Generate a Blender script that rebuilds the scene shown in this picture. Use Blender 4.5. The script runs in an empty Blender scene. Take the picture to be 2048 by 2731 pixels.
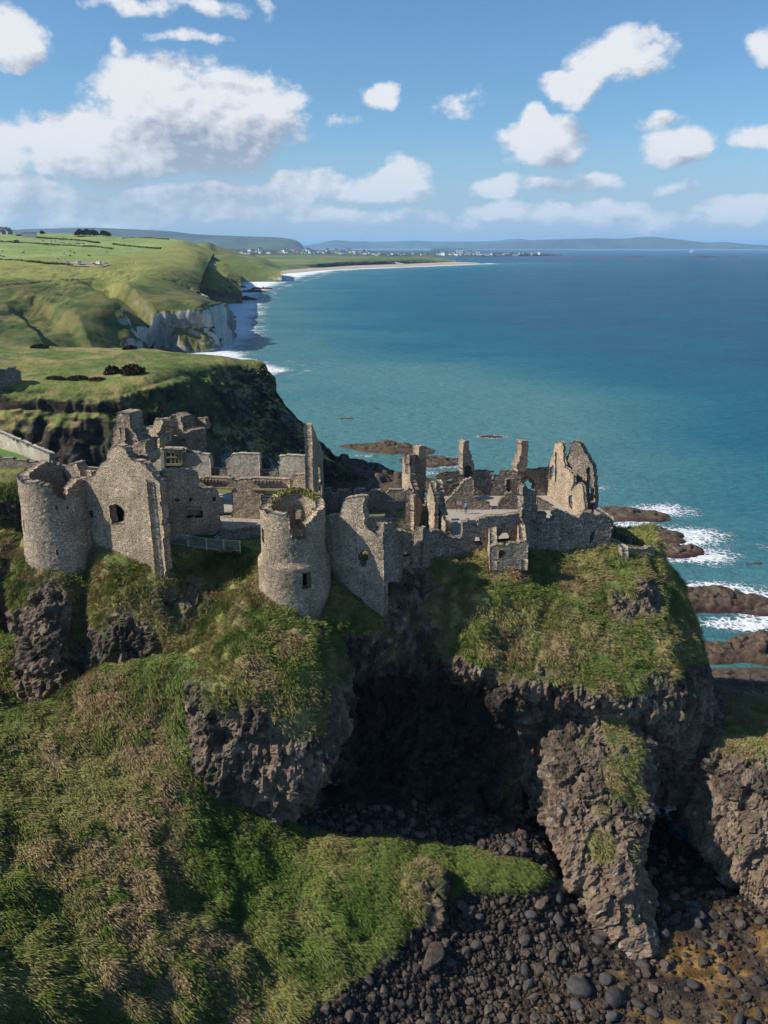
import bpy, math, random
import numpy as np
from mathutils import Vector

# ------------------------------------------------------------------ camera, world, sun, exposure
random.seed(7); rng = np.random.default_rng(7)
SC = bpy.context.scene; COL = SC.collection
FPX = 2133.33; CX, CY = 1024.0, 1365.5; PITCH = math.radians(18.23); HC = 76.0
cd = bpy.data.cameras.new("camera"); cam = bpy.data.objects.new("camera", cd); COL.objects.link(cam)
cd.sensor_fit = 'VERTICAL'; cd.sensor_height = 24.0; cd.lens = 24.0*FPX/2731.0
cd.clip_start = 0.5; cd.clip_end = 200000.0
cam.location = (0, 0, HC); cam.rotation_euler = (math.radians(90)-PITCH, 0, 0)
SC.camera = cam
SC.view_settings.view_transform = 'Standard'; SC.view_settings.look = 'None'
SC.view_settings.exposure = 0.2; SC.view_settings.gamma = 1.0
SC.cycles.max_bounces = 6; SC.cycles.diffuse_bounces = 1; SC.cycles.volume_bounces = 1; SC.cycles.transparent_max_bounces = 8

SUN_AZ, SUN_EL = math.radians(260.0), math.radians(38.0)
TOSUN = Vector((math.sin(SUN_AZ)*math.cos(SUN_EL), math.cos(SUN_AZ)*math.cos(SUN_EL), math.sin(SUN_EL)))
sl = bpy.data.lights.new("sun", 'SUN'); so = bpy.data.objects.new("sun", sl); COL.objects.link(so)
sl.energy = 5.0; sl.angle = math.radians(0.5); sl.color = (1.0, 0.93, 0.83)
so.rotation_euler = (-TOSUN).to_track_quat('-Z', 'Y').to_euler()
SKY_STRENGTH = 0.07

def ray(px, py):
    """direction of a photograph pixel (2048 x 2731) in the world"""
    x = (px-CX)/FPX; y = -(py-CY)/FPX
    return np.array([x, math.cos(PITCH)+y*math.sin(PITCH), -math.sin(PITCH)+y*math.cos(PITCH)])
def W(px, py, Y):
    d = ray(px, py); k = Y/d[1]
    return np.array([d[0]*k, Y, HC+d[2]*k])
def onz(px, py, z):
    d = ray(px, py); k = (z-HC)/d[2]
    return np.array([d[0]*k, d[1]*k, z])
def proj(V):
    """world -> photograph pixels, arrays"""
    V = np.asarray(V, float); x = V[..., 0]; y = V[..., 1]; z = V[..., 2]-HC
    c, s = math.cos(PITCH), math.sin(PITCH)
    dep = y*c - z*s; up = y*s + z*c
    dep = np.maximum(dep, 1e-3)
    return CX+FPX*x/dep, CY-FPX*up/dep
K = 1.2346   # 1659-wide viewing copy -> photograph pixels

# ---- node helpers
class NT:
    def __init__(s, t): s.t = t; s.n = t.nodes; s.l = t.links
    def new(s, ty, **kw):
        n = s.n.new(ty)
        for k, v in kw.items(): setattr(n, k, v)
        return n
    def set(s, inp, v):
        if isinstance(v, bpy.types.NodeSocket): s.l.new(v, inp)
        elif v is not None: inp.default_value = v
    def m(s, op, a, b=None, c=None, clamp=False):
        n = s.new('ShaderNodeMath', operation=op, use_clamp=clamp)
        s.set(n.inputs[0], a)
        if b is not None: s.set(n.inputs[1], b)
        if c is not None: s.set(n.inputs[2], c)
        return n.outputs[0]
    def vm(s, op, a, b=None, scale=None):
        n = s.new('ShaderNodeVectorMath', operation=op)
        s.set(n.inputs[0], a)
        if b is not None: s.set(n.inputs[1], b)
        if scale is not None: s.set(n.inputs['Scale'], scale)
        return n.outputs['Value'] if op in ('LENGTH', 'DOT_PRODUCT', 'DISTANCE') else n.outputs[0]
    def noise(s, vec, scale, detail=4, rough=0.55, dist=0.0, col=False):
        n = s.new('ShaderNodeTexNoise'); s.set(n.inputs['Vector'], vec)
        n.inputs['Scale'].default_value = scale; n.inputs['Detail'].default_value = detail
        n.inputs['Roughness'].default_value = rough; n.inputs['Distortion'].default_value = dist
        return n.outputs['Color' if col else 'Fac']
    def vor(s, vec, scale, feature='F1', out='Distance', rnd=1.0):
        n = s.new('ShaderNodeTexVoronoi', feature=feature); s.set(n.inputs['Vector'], vec)
        n.inputs['Scale'].default_value = scale; n.inputs['Randomness'].default_value = rnd
        return n.outputs[out]
    def mr(s, v, a, b, c=0.0, d=1.0, smooth=False):
        n = s.new('ShaderNodeMapRange')
        if smooth: n.interpolation_type = 'SMOOTHSTEP'
        s.set(n.inputs[0], v)
        for i, q in enumerate((a, b, c, d)): s.set(n.inputs[i+1], q)
        return n.outputs[0]
    def mix(s, f, a, b, mode='MIX'):
        n = s.new('ShaderNodeMix', data_type='RGBA', blend_type=mode)
        s.set(n.inputs[0], f)
        s.set(n.inputs[6], a if isinstance(a, bpy.types.NodeSocket) else (*a, 1)[:4])
        s.set(n.inputs[7], b if isinstance(b, bpy.types.NodeSocket) else (*b, 1)[:4])
        return n.outputs[2]
    def xyz(s, x, y, z):
        n = s.new('ShaderNodeCombineXYZ')
        for i, q in enumerate((x, y, z)): s.set(n.inputs[i], q)
        return n.outputs[0]

def build_world():
    w = bpy.data.worlds.new("World"); SC.world = w; w.use_nodes = True
    T = NT(w.node_tree); T.n.clear()
    out = T.new('ShaderNodeOutputWorld'); bg = T.new('ShaderNodeBackground')
    bg.inputs[1].default_value = SKY_STRENGTH
    sky = T.new('ShaderNodeTexSky', sky_type='NISHITA', sun_disc=False)
    sky.sun_elevation = SUN_EL; sky.sun_rotation = SUN_AZ
    sky.altitude = 100; sky.air_density = 1.0; sky.dust_density = 0.6; sky.ozone_density = 2.2
    g = T.new('ShaderNodeTexCoord').outputs['Generated']
    sp = T.new('ShaderNodeSeparateXYZ'); T.l.new(g, sp.inputs[0])
    az = T.m('ARCTAN2', sp.outputs[0], sp.outputs[1])
    el = T.m('ARCSINE', sp.outputs[2])
    P = T.xyz(az, el, 0.0)
    # (x, y, half width, height up, height down, strength): clouds, measured on the 1659-wide copy
    CL = [(420, 262, 240, 132, 118, 1.15), (180, 318, 140, 92, 66, 1.05), (330, 190, 110, 62, 70, 1.0), (550, 265, 100, 80, 66, 1.0),
          (300, 345, 260, 60, 38, .9), (10, 335, 75, 75, 60, 1.0), (15, 88, 85, 80, 50, .95), (480, 200, 90, 60, 60, .9),
          (700, 412, 120, 38, 28, .85), (640, 400, 60, 34, 40, .75), (868, 398, 88, 56, 40, .95), (800, 408, 70, 40, 30, .85),
          (830, 208, 56, 40, 30, .82), (745, 266, 44, 22, 20, .42), (380, 408, 380, 26, 45, .6),
          (1245, 172, 92, 32, 50, .9), (1345, 115, 105, 58, 62, .95), (1180, 315, 112, 66, 56, 1.0), (1150, 275, 46, 55, 50, 1.0),
          (1465, 322, 82, 42, 32, .9), (1430, 272, 50, 22, 20, .5), (1648, 302, 60, 24, 26, .6), (1665, 118, 50, 48, 45, .9),
          (1160, 402, 150, 22, 24, .62), (1290, 384, 80, 18, 18, .5), (1460, 405, 66, 16, 14, .5), (275, 118, 24, 34, 30, .38), (420, 77, 95, 14, 14, .36),
          (360, 2, 190, 20, 22, .5), (585, 8, 22, 26, 26, .35), (1000, 222, 80, 26, 22, .22), (1050, 456, 120, 26, 24, .7),
          (1330, 440, 90, 26, 26, .62), (1590, 438, 110, 26, 24, .7), (450, 452, 230, 30, 30, .6), (120, 420, 190, 36, 44, .62), (760, 466, 200, 18, 20, .55), (1200, 470, 500, 24, 28, .48), (500, 440, 260, 34, 34, .5), (60, 470, 260, 40, 30, .5), (900, 462, 160, 18, 18, .45), (1500, 462, 260, 22, 20, .45), (200, 470, 300, 24, 20, .5)]
    # a group that returns the cloud density for one direction
    gt = bpy.data.node_groups.new("cloud_density", 'ShaderNodeTree'); G = NT(gt)
    gt.interface.new_socket("P", in_out='INPUT', socket_type='NodeSocketVector')
    gt.interface.new_socket("D", in_out='OUTPUT', socket_type='NodeSocketFloat')
    gi = G.new('NodeGroupInput'); go = G.new('NodeGroupOutput')
    wob = G.noise(gi.outputs[0], 9.0, 3, .5, col=True)
    wob = G.vm('SCALE', G.vm('SUBTRACT', wob, (0.5, 0.5, 0.5)), scale=0.05)
    q = G.vm('ADD', gi.outputs[0], wob)
    s2 = G.new('ShaderNodeSeparateXYZ'); G.l.new(q, s2.inputs[0])
    acc = None
    for (cx, cy, rw, ru, rd, st) in CL:
        d = ray(cx*K, cy*K); a0 = math.atan2(d[0], d[1]); e0 = math.atan2(d[2], math.hypot(d[0], d[1]))
        f = 1728.0*math.hypot(1, (cy-1106)/1728)   # pixels per radian there
        dx = G.m('MULTIPLY', G.m('SUBTRACT', s2.outputs[0], a0), f*math.cos(e0)/rw)
        dy = G.m('SUBTRACT', s2.outputs[1], e0)
        dy = G.m('MAXIMUM', G.m('MULTIPLY', dy, f/ru), G.m('MULTIPLY', dy, -f/rd))
        v = G.m('MULTIPLY_ADD', dx, dx, G.m('MULTIPLY', dy, dy))
        v = G.m('MULTIPLY_ADD', v, -st, st)
        if acc is None: acc = v
        else:
            n = G.new('ShaderNodeMath', operation='SMOOTH_MAX'); G.l.new(acc, n.inputs[0]); G.l.new(v, n.inputs[1]); n.inputs[2].default_value = .25
            acc = n.outputs[0]
    acc = G.m('MAXIMUM', acc, -0.6)
    flat = G.vm('MULTIPLY', gi.outputs[0], (1.0, 1.35, 1.0))
    # billows: rounded lumps at several sizes
    w2 = G.vm('ADD', flat, G.vm('SCALE', G.vm('SUBTRACT', G.noise(flat, 30, 3, .5, col=True), (.5, .5, .5)), scale=.03))
    b1 = G.vor(w2, 14.0); b2 = G.vor(w2, 33.0); b3 = G.vor(w2, 80.0)
    lump = G.m('ADD', G.m('MULTIPLY', b1, -.55), G.m('ADD', G.m('MULTIPLY', b2, -.34), G.m('MULTIPLY', b3, -.2)))
    fb = G.noise(flat, 17, 10, .64)
    fb = G.m('MULTIPLY', G.m('SUBTRACT', fb, .5), 2.3)
    D = G.m('ADD', acc, G.m('ADD', G.m('MULTIPLY', lump, .75), fb))
    D = G.m('ADD', D, .40)
    G.l.new(D, go.inputs[0])
    def dens(vec):
        n = T.new('ShaderNodeGroup'); n.node_tree = gt; T.l.new(vec, n.inputs[0]); return n.outputs[0]
    D0 = dens(P); D1 = dens(T.vm('ADD', P, (-0.028, 0.045, 0)))
    D2 = dens(T.vm('ADD', P, (-0.006, 0.007, 0)))
    alpha = T.mr(D0, -0.08, 0.52, 0, 1, True)
    lit = T.m('ADD', T.m('MULTIPLY', T.m('SUBTRACT', D0, D1), 0.72), T.m('MULTIPLY', T.m('SUBTRACT', D0, D2), 0.85))
    thick = T.mr(D0, .15, 1.3, 0.06, -0.34)
    lit = T.m('ADD', T.m('ADD', lit, .52), thick)
    lit = T.m('MINIMUM', T.m('MAXIMUM', lit, 0.0), 1.0)
    k = 1.0/SKY_STRENGTH
    ccol = T.mix(lit, (0.29*k, 0.345*k, 0.45*k), (0.74*k, 0.75*k, 0.78*k))
    hz = T.mr(el, 0.0, 0.15, 0.80, 0.0, True)
    base = T.mix(1.0, sky.outputs[0], (0.98, 1.36, 1.62), 'MULTIPLY')
    base = T.mix(hz, base, (0.35*k, 0.47*k, 0.64*k))
    ccol = T.mix(T.mr(el, 0.02, 0.14, 0.55, 0.0, True), ccol, (0.44*k, 0.57*k, 0.70*k))
    alpha = T.m('MULTIPLY', alpha, 0.97)
    colr = T.mix(alpha, base, ccol)
    T.l.new(colr, bg.inputs[0]); T.l.new(bg.outputs[0], out.inputs[0])
    w.cycles.sampling_method = 'MANUAL'; w.cycles.sample_map_resolution = 512
build_world()

# ------------------------------------------------------------------ numpy noise
def _h(ix, iy, iz, s=0):
    h = (ix.astype(np.int64)*374761393 + iy.astype(np.int64)*668265263 + iz.astype(np.int64)*2147483647 + s*1274126177) & 0xffffffff
    h = ((h ^ (h >> 13))*1274126177) & 0xffffffff
    h = ((h ^ (h >> 16))*2246822519) & 0xffffffff
    return ((h ^ (h >> 15)) & 0xffffff)/float(0xffffff)
def vnoise(P, s=0):
    F = np.floor(P); f = P-F; f = f*f*f*(f*(f*6-15)+10); I = F.astype(np.int64)
    x, y, z = I[:, 0], I[:, 1], I[:, 2]; r = 0
    for dx in (0, 1):
        wx = f[:, 0] if dx else 1-f[:, 0]
        for dy in (0, 1):
            wy = f[:, 1] if dy else 1-f[:, 1]
            for dz in (0, 1):
                wz = f[:, 2] if dz else 1-f[:, 2]
                r = r + wx*wy*wz*_h(x+dx, y+dy, z+dz, s)
    return r*2-1
def fbm(P, freq=1.0, oct=4, gain=.5, s=0, ridged=False):
    P = np.asarray(P, float)*freq; a = 1.0; t = 0; r = 0
    for o in range(oct):
        n = vnoise(P, s+o*17)
        if ridged: n = 1-2*np.abs(n)
        r = r+a*n; t += a; a *= gain; P = P*2.03+13.7
    return r/t
def worley(P, freq, s=0):
    P = np.asarray(P, float)*freq; F = np.floor(P).astype(np.int64)
    f1 = np.full(len(P), 9.0); f2 = np.full(len(P), 9.0); idd = np.zeros(len(P))
    for dx in (-1, 0, 1):
        for dy in (-1, 0, 1):
            for dz in (-1, 0, 1):
                c = F+np.array([dx, dy, dz])
                j = np.stack([_h(c[:, 0], c[:, 1], c[:, 2], s+k) for k in range(3)], 1)
                d = np.sqrt((((c+j)-P)**2).sum(1))
                m = d < f1
                f2 = np.where(m, f1, np.minimum(f2, d)); idd = np.where(m, _h(c[:, 0], c[:, 1], c[:, 2], s+9), idd)
                f1 = np.where(m, d, f1)
    return f1, f2, idd
def sstep(a, b, x):
    t = np.clip((x-a)/(b-a), 0, 1); return t*t*(3-2*t)
def lerp(a, b, t): return a+(b-a)*t
def cmix(a, b, t):
    a = np.asarray(a, float); b = np.asarray(b, float); t = np.asarray(t)[:, None]
    return a*(1-t)+b*t

# ------------------------------------------------------------------ mesh helpers
def mesh_np(name, V, F, mat=None, smooth=False, col=None, attrs=None, mats=None, fmat=None):
    """V (n,3); F (m,3) or (m,4)"""
    me = bpy.data.meshes.new(name); V = np.asarray(V, np.float32); F = np.asarray(F, np.int32)
    k = F.shape[1]; me.vertices.add(len(V)); me.vertices.foreach_set('co', V.ravel())
    me.loops.add(F.size); me.loops.foreach_set('vertex_index', F.ravel())
    me.polygons.add(len(F)); me.polygons.foreach_set('loop_start', np.arange(0, F.size, k, dtype=np.int32))
    me.polygons.foreach_set('loop_total', np.full(len(F), k, np.int32))
    if smooth: me.polygons.foreach_set('use_smooth', np.ones(len(F), bool))
    for m in (mats or ([mat] if mat else [])): me.materials.append(m)
    if fmat is not None: me.polygons.foreach_set('material_index', np.asarray(fmat, np.int32))
    me.update(calc_edges=True); me.validate()
    if col is not None:
        a = me.attributes.new('col', 'FLOAT_COLOR', 'POINT')
        c = np.ones((len(V), 4), np.float32); c[:, :3] = col; a.data.foreach_set('color', c.ravel())
    for nme, v in (attrs or {}).items():
        a = me.attributes.new(nme, 'FLOAT', 'POINT'); a.data.foreach_set('value', np.asarray(v, np.float32))
    return me
def link(name, me, parent=None):
    o = bpy.data.objects.new(name, me); COL.objects.link(o)
    if parent is not None: o.parent = parent
    return o
def tag(o, label=None, cat=None, group=None, kind=None):
    if label: o['label'] = label
    if cat: o['category'] = cat
    if group: o['group'] = group
    if kind: o['kind'] = kind
    return o
def thing(name, loc, label, cat, group=None, rz=0.0):
    o = bpy.data.objects.new(name, None); COL.objects.link(o); o.empty_display_size = .5
    o.location = loc; o.rotation_euler = (0, 0, rz)
    return tag(o, label, cat, group)
class MB:
    def __init__(s): s.V = []; s.F = []
    def quad_box(s, c, size, rz=0.0, taper=1.0):
        x, y, z = [q/2 for q in size]; b = len(s.V); cs, sn = math.cos(rz), math.sin(rz)
        for dz in (-z, z):
            t = taper if dz > 0 else 1
            for dx, dy in ((-x, -y), (x, -y), (x, y), (-x, y)):
                dx *= t; dy *= t
                s.V.append((c[0]+dx*cs-dy*sn, c[1]+dx*sn+dy*cs, c[2]+dz))
        for f in ((0, 3, 2, 1), (4, 5, 6, 7), (0, 1, 5, 4), (1, 2, 6, 5), (2, 3, 7, 6), (3, 0, 4, 7)): s.F.append(tuple(b+i for i in f))
        return s
    def bar(s, a, b, w, h=None):
        a = np.array(a, float); b = np.array(b, float); d = b-a; L = np.linalg.norm(d); d /= max(L, 1e-6); h = h or w
        up = np.array([0, 0, 1.0]) if abs(d[2]) < .9 else np.array([0, 1.0, 0]); u = np.cross(d, up); u /= np.linalg.norm(u); v = np.cross(u, d)
        k = len(s.V)
        for p in (a, b):
            for i, j in ((-1, -1), (1, -1), (1, 1), (-1, 1)): s.V.append(tuple(p+u*i*w/2+v*j*h/2))
        for f in ((0, 1, 2, 3), (4, 7, 6, 5), (0, 4, 5, 1), (1, 5, 6, 2), (2, 6, 7, 3), (3, 7, 4, 0)): s.F.append(tuple(k+i for i in f))
        return s
    def cyl(s, c, r, h, n=14, axis='z'):
        k = len(s.V)
        for e in (-h/2, h/2):
            for i in range(n):
                a = 2*math.pi*i/n; u, v = r*math.cos(a), r*math.sin(a)
                s.V.append((c[0]+u, c[1]+v, c[2]+e) if axis == 'z' else ((c[0]+e, c[1]+u, c[2]+v) if axis == 'x' else (c[0]+u, c[1]+e, c[2]+v)))
        for i in range(n): s.F.append((k+i, k+(i+1) % n, k+n+(i+1) % n, k+n+i))
        s.F.append(tuple(k+i for i in range(n))[::-1]); s.F.append(tuple(k+n+i for i in range(n)))
        return s
    def poly(s, pts):
        k = len(s.V); s.V += [tuple(p) for p in pts]; s.F.append(tuple(range(k, k+len(pts)))); return s
    def prism(s, prof, x0, x1):
        """profile in (y,z), extruded along x"""
        n = len(prof); k = len(s.V)
        for x in (x0, x1): s.V += [(x, p[0], p[1]) for p in prof]
        for i in range(n): s.F.append((k+i, k+(i+1) % n, k+n+(i+1) % n, k+n+i))
        s.F.append(tuple(k+i for i in range(n))[::-1]); s.F.append(tuple(k+n+i for i in range(n)))
        return s
    def build(s, name, mat, parent=None, smooth=False):
        me = bpy.data.meshes.new(name); me.from_pydata(s.V, [], s.F); me.materials.append(mat)
        if smooth: me.polygons.foreach_set('use_smooth', [True]*len(me.polygons))
        me.update(); return link(name, me, parent)
def copy_tree(o, parent=None):
    c = o.copy(); COL.objects.link(c)
    if parent is not None: c.parent = parent
    for ch in list(o.children): copy_tree(ch, c)
    return c
def catmull(P, n):
    P = np.asarray(P, float); m = len(P); t = np.linspace(0, m-1, n); i = np.clip(t.astype(int), 0, m-2); u = t-i
    a = P[np.maximum(i-1, 0)]; b = P[i]; c = P[i+1]; d = P[np.minimum(i+2, m-1)]
    u = u.reshape((-1,)+(1,)*(P.ndim-1))
    return .5*((2*b)+(-a+c)*u+(2*a-5*b+4*c-d)*u*u+(-a+3*b-3*c+d)*u**3)
def gridfaces(nr, nc, wrap=False):
    r = np.arange(nr-1)[:, None]; c = np.arange(nc if wrap else nc-1)[None, :]; c1 = (c+1) % nc
    return np.stack([r*nc+c, r*nc+c1, (r+1)*nc+c1, (r+1)*nc+c], -1).reshape(-1, 4)
def vnormals(V, F):
    N = np.zeros_like(V); a = V[F[:, 0]]; b = V[F[:, 1]]; c = V[F[:, 2]]; d = V[F[:, -1]]
    n = np.cross(c-a, d-b) if F.shape[1] == 4 else np.cross(b-a, c-a)
    for i in range(F.shape[1]): np.add.at(N, F[:, i], n)
    return N/np.maximum(np.linalg.norm(N, axis=1, keepdims=True), 1e-9)

# ------------------------------------------------------------------ materials
def new_mat(name):
    m = bpy.data.materials.new(name); m.use_nodes = True; T = NT(m.node_tree)
    return m, T, T.n['Principled BSDF']
def pos(T): return T.new('ShaderNodeNewGeometry').outputs['Position']
def bump(T, bs, h, dist, strength=1.0):
    b = T.new('ShaderNodeBump'); b.inputs['Strength'].default_value = strength; b.inputs['Distance'].default_value = dist
    T.set(b.inputs['Height'], h); T.l.new(b.outputs[0], bs.inputs['Normal'])
def simple(name, col, rough=.7, metal=0.0, nscale=3.0, namt=.25):
    m, T, b = new_mat(name)
    n = T.noise(pos(T), nscale, 4); f = T.mr(n, .3, .7, 1-namt, 1+namt)
    c = T.mix(1.0, (*col, 1), T.xyz(f, f, f), 'MULTIPLY'); T.l.new(c, b.inputs['Base Color'])
    b.inputs['Roughness'].default_value = rough; b.inputs['Metallic'].default_value = metal
    return m
def ground_mat(name, fine=6.0, amt=.45, bdist=.12, mid=1.2):
    m, T, b = new_mat(name); p = pos(T)
    at = T.new('ShaderNodeAttribute', attribute_name='col').outputs['Color']
    n1 = T.noise(p, mid, 5, .65); n2 = T.noise(p, fine, 3, .7)
    f = T.m('MULTIPLY', T.mr(n1, .25, .75, 1-amt, 1+amt), T.mr(n2, .25, .75, 1-amt*.8, 1+amt*.8))
    T.l.new(T.mix(1.0, at, T.xyz(f, f, f), 'MULTIPLY'), b.inputs['Base Color'])
    b.inputs['Roughness'].default_value = .92; b.inputs['Specular IOR Level'].default_value = .2
    bump(T, b, T.m('ADD', n1, T.m('MULTIPLY', n2, .5)), bdist)
    return m
def stone_mat(name, c1, c2, mortar, scale=2.2, zs=1.9, bd=.12, stain=(.27, .235, .17)):
    m, T, b = new_mat(name); p = pos(T)
    q = T.vm('ADD', p, T.vm('SCALE', T.vm('SUBTRACT', T.noise(p, 1.6, 2, .5, col=True), (.5, .5, .5)), scale=.35))
    q = T.vm('MULTIPLY', q, (1, 1, zs))
    d = T.vor(q, scale, 'DISTANCE_TO_EDGE'); c = T.vor(q, scale, 'F1', 'Color')
    sc = T.new('ShaderNodeSeparateColor'); T.l.new(c, sc.inputs[0])
    base = T.mix(sc.outputs[0], c1, c2)
    v = T.mr(sc.outputs[1], 0, 1, .74, 1.26)
    base = T.mix(1.0, base, T.xyz(v, v, v), 'MULTIPLY')
    n = T.noise(p, .35, 5, .6); base = T.mix(T.mr(n, .45, .72, 0, .75), base, stain)
    pt = T.mr(T.noise(p, .16, 4, .65, .6), .32, .68, .74, 1.24); base = T.mix(1.0, base, T.xyz(pt, pt, T.m('MULTIPLY', pt, .98)), 'MULTIPLY')
    stv = T.noise(T.vm('MULTIPLY', p, (1.1, 1.1, .12)), .9, 4, .6); base = T.mix(T.mr(stv, .56, .72, 0, .45), base, (.11, .095, .075))
    nn = T.noise(p, 9, 3, .7); f = T.mr(nn, .3, .7, .75, 1.25); base = T.mix(1.0, base, T.xyz(f, f, f), 'MULTIPLY')
    lich = T.noise(p, 3.1, 3, .7); base = T.mix(T.mr(lich, .62, .7, 0, .55), base, (.42, .41, .36))
    e = T.mr(d, 0.0, .10, 0, 1, True); base = T.mix(e, mortar, base)
    gn = T.new('ShaderNodeNewGeometry'); sz = T.new('ShaderNodeSeparateXYZ'); T.l.new(gn.outputs['Normal'], sz.inputs[0])
    moss = T.m('MULTIPLY', T.mr(sz.outputs[2], .55, .9), T.mr(T.noise(p, 1.3, 4, .6), .52, .62))
    base = T.mix(T.m('MULTIPLY', moss, .6), base, (.12, .13, .04))
    T.l.new(base, b.inputs['Base Color']); b.inputs['Roughness'].default_value = .95; b.inputs['Specular IOR Level'].default_value = .15
    hgt = T.m('ADD', T.m('MULTIPLY', e, T.mr(sc.outputs[2], 0, 1, .55, 1.0)), T.m('MULTIPLY', nn, .5))
    bump(T, b, hgt, bd)
    return m
M = {}
M['stone'] = stone_mat('rubble_stone', (.45, .345, .25), (.58, .465, .35), (.12, .09, .065), 3.6, 2.2, .10)
M['stone_warm'] = stone_mat('warm_rubble_stone', (.51, .385, .265), (.64, .50, .355), (.12, .092, .07), 3.7, 2.3, .10)
M['stone_grey'] = stone_mat('basalt_rubble_stone', (.28, .225, .175), (.44, .36, .285), (.07, .057, .048), 2.9, 1.9, .11, (.15, .12, .10))
M['plaster'] = stone_mat('harled_wall', (.45, .39, .31), (.52, .46, .37), (.36, .31, .25), 5, 1.2, .04)
M['wood'] = simple('weathered_oak', (.30, .22, .13), .8, 0, 5, .3)
M['darkwood'] = simple('dark_oak', (.10, .075, .05), .8)
M['steel'] = simple('galvanised_steel', (.35, .38, .42), .5, .6)
M['dark_metal'] = simple('dark_green_metal', (.02, .03, .028), .6)
M['rail'] = simple('bridge_timber', (.42, .37, .30), .8)
M['gravel'] = simple('pale_gravel', (.36, .31, .25), .95, 0, 8, .2)
M['white'] = simple('white_render', (.75, .75, .73), .7, 0, .5, .1)
M['slate'] = simple('slate_roof', (.09, .09, .10), .7, 0, 2, .2)
M['glass'] = simple('dark_glass', (.02, .025, .03), .12)
M['rubber'] = simple('tyre_rubber', (.02, .02, .02), .9)
M['ground'] = ground_mat('grass_and_basalt', 5.0, .42, .22, 1.1)
M['far'] = ground_mat('far_land', .25, .22, .8, .03)
M['mid'] = ground_mat('near_headland_ground', 1.2, .38, .6, .22)

# ------------------------------------------------------------------ albedos
GR = np.array([.110, .145, .034]); GR_D = np.array([.062, .088, .022]); GY = np.array([.27, .235, .085]); GB = np.array([.27, .185, .10])
RK = np.array([.105, .076, .055]); RK_L = np.array([.225, .168, .122]); RK_D = np.array([.028, .024, .021]); LICH = np.array([.42, .40, .36])
CHALK = np.array([.48, .46, .42]); SAND = np.array([.50, .40, .29])

# ------------------------------------------------------------------ castle rock (union of solid lofts)
def solid_net(rows, nr, nc, back_line):
    """rows[r][c] = (px, py, Y): front of a solid, closed behind at backY"""
    P = np.array([[W(*p) for p in row] for row in rows])
    P = catmull(P, nr); P = np.swapaxes(catmull(np.swapaxes(P, 0, 1), nc), 0, 1)
    nb = 6; out = []
    for row in P:
        a, b = row[-1], row[0]; n_ = len(back_line)
        back = np.array([[x, y, lerp(a[2], b[2], i/(n_-1))] for i, (x, y) in enumerate(back_line)])
        out.append(np.vstack([row, back]))
    R = np.array(out); n = R.shape[1]; V = R.reshape(-1, 3); F = gridfaces(nr, n, True)
    tris = [(f[0], f[1], f[2]) for f in F]+[(f[0], f[2], f[3]) for f in F]
    for base, fl in ((0, 0), ((nr-1)*n, 1)):
        c = len(V); V = np.vstack([V, R[0 if not fl else -1].mean(0)])
        for i in range(n):
            a, b = base+i, base+(i+1) % n
            tris.append((c, b, a) if not fl else (c, a, b))
    return V, np.array(tris)
def solid_stack(rows, nr=22, n=26, pw=2.6):
    """rows: (py, px left, px right, Y front, depth): horizontal rounded slices"""
    R = []
    for (py, a, b, Y, dp) in rows:
        pa, pb = W(a, py, Y+dp*.35), W(b, py, Y+dp*.35); z = W((a+b)/2, py, Y)[2]
        R.append([(pa[0]+pb[0])/2, Y+dp/2, z, (pb[0]-pa[0])/2, dp/2])
    R = catmull(np.array(R), nr); t = np.linspace(0, 2*np.pi, n, endpoint=False)
    ct = np.sign(np.cos(t))*np.abs(np.cos(t))**(2/pw); st = np.sign(np.sin(t))*np.abs(np.sin(t))**(2/pw)
    V = np.array([[(r[0]+r[3]*c, r[1]+r[4]*s, r[2]) for c, s in zip(ct, st)] for r in R]).reshape(-1, 3)
    F = gridfaces(nr, n, True); tris = [(f[0], f[1], f[2]) for f in F]+[(f[0], f[2], f[3]) for f in F]
    for base, fl in ((0, 0), ((nr-1)*n, 1)):
        c = len(V); V = np.vstack([V, V[base:base+n].mean(0)])
        for i in range(n):
            a, b = base+i, base+(i+1) % n
            tris.append((c, b, a) if not fl else (c, a, b))
    return V, np.array(tris)
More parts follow.
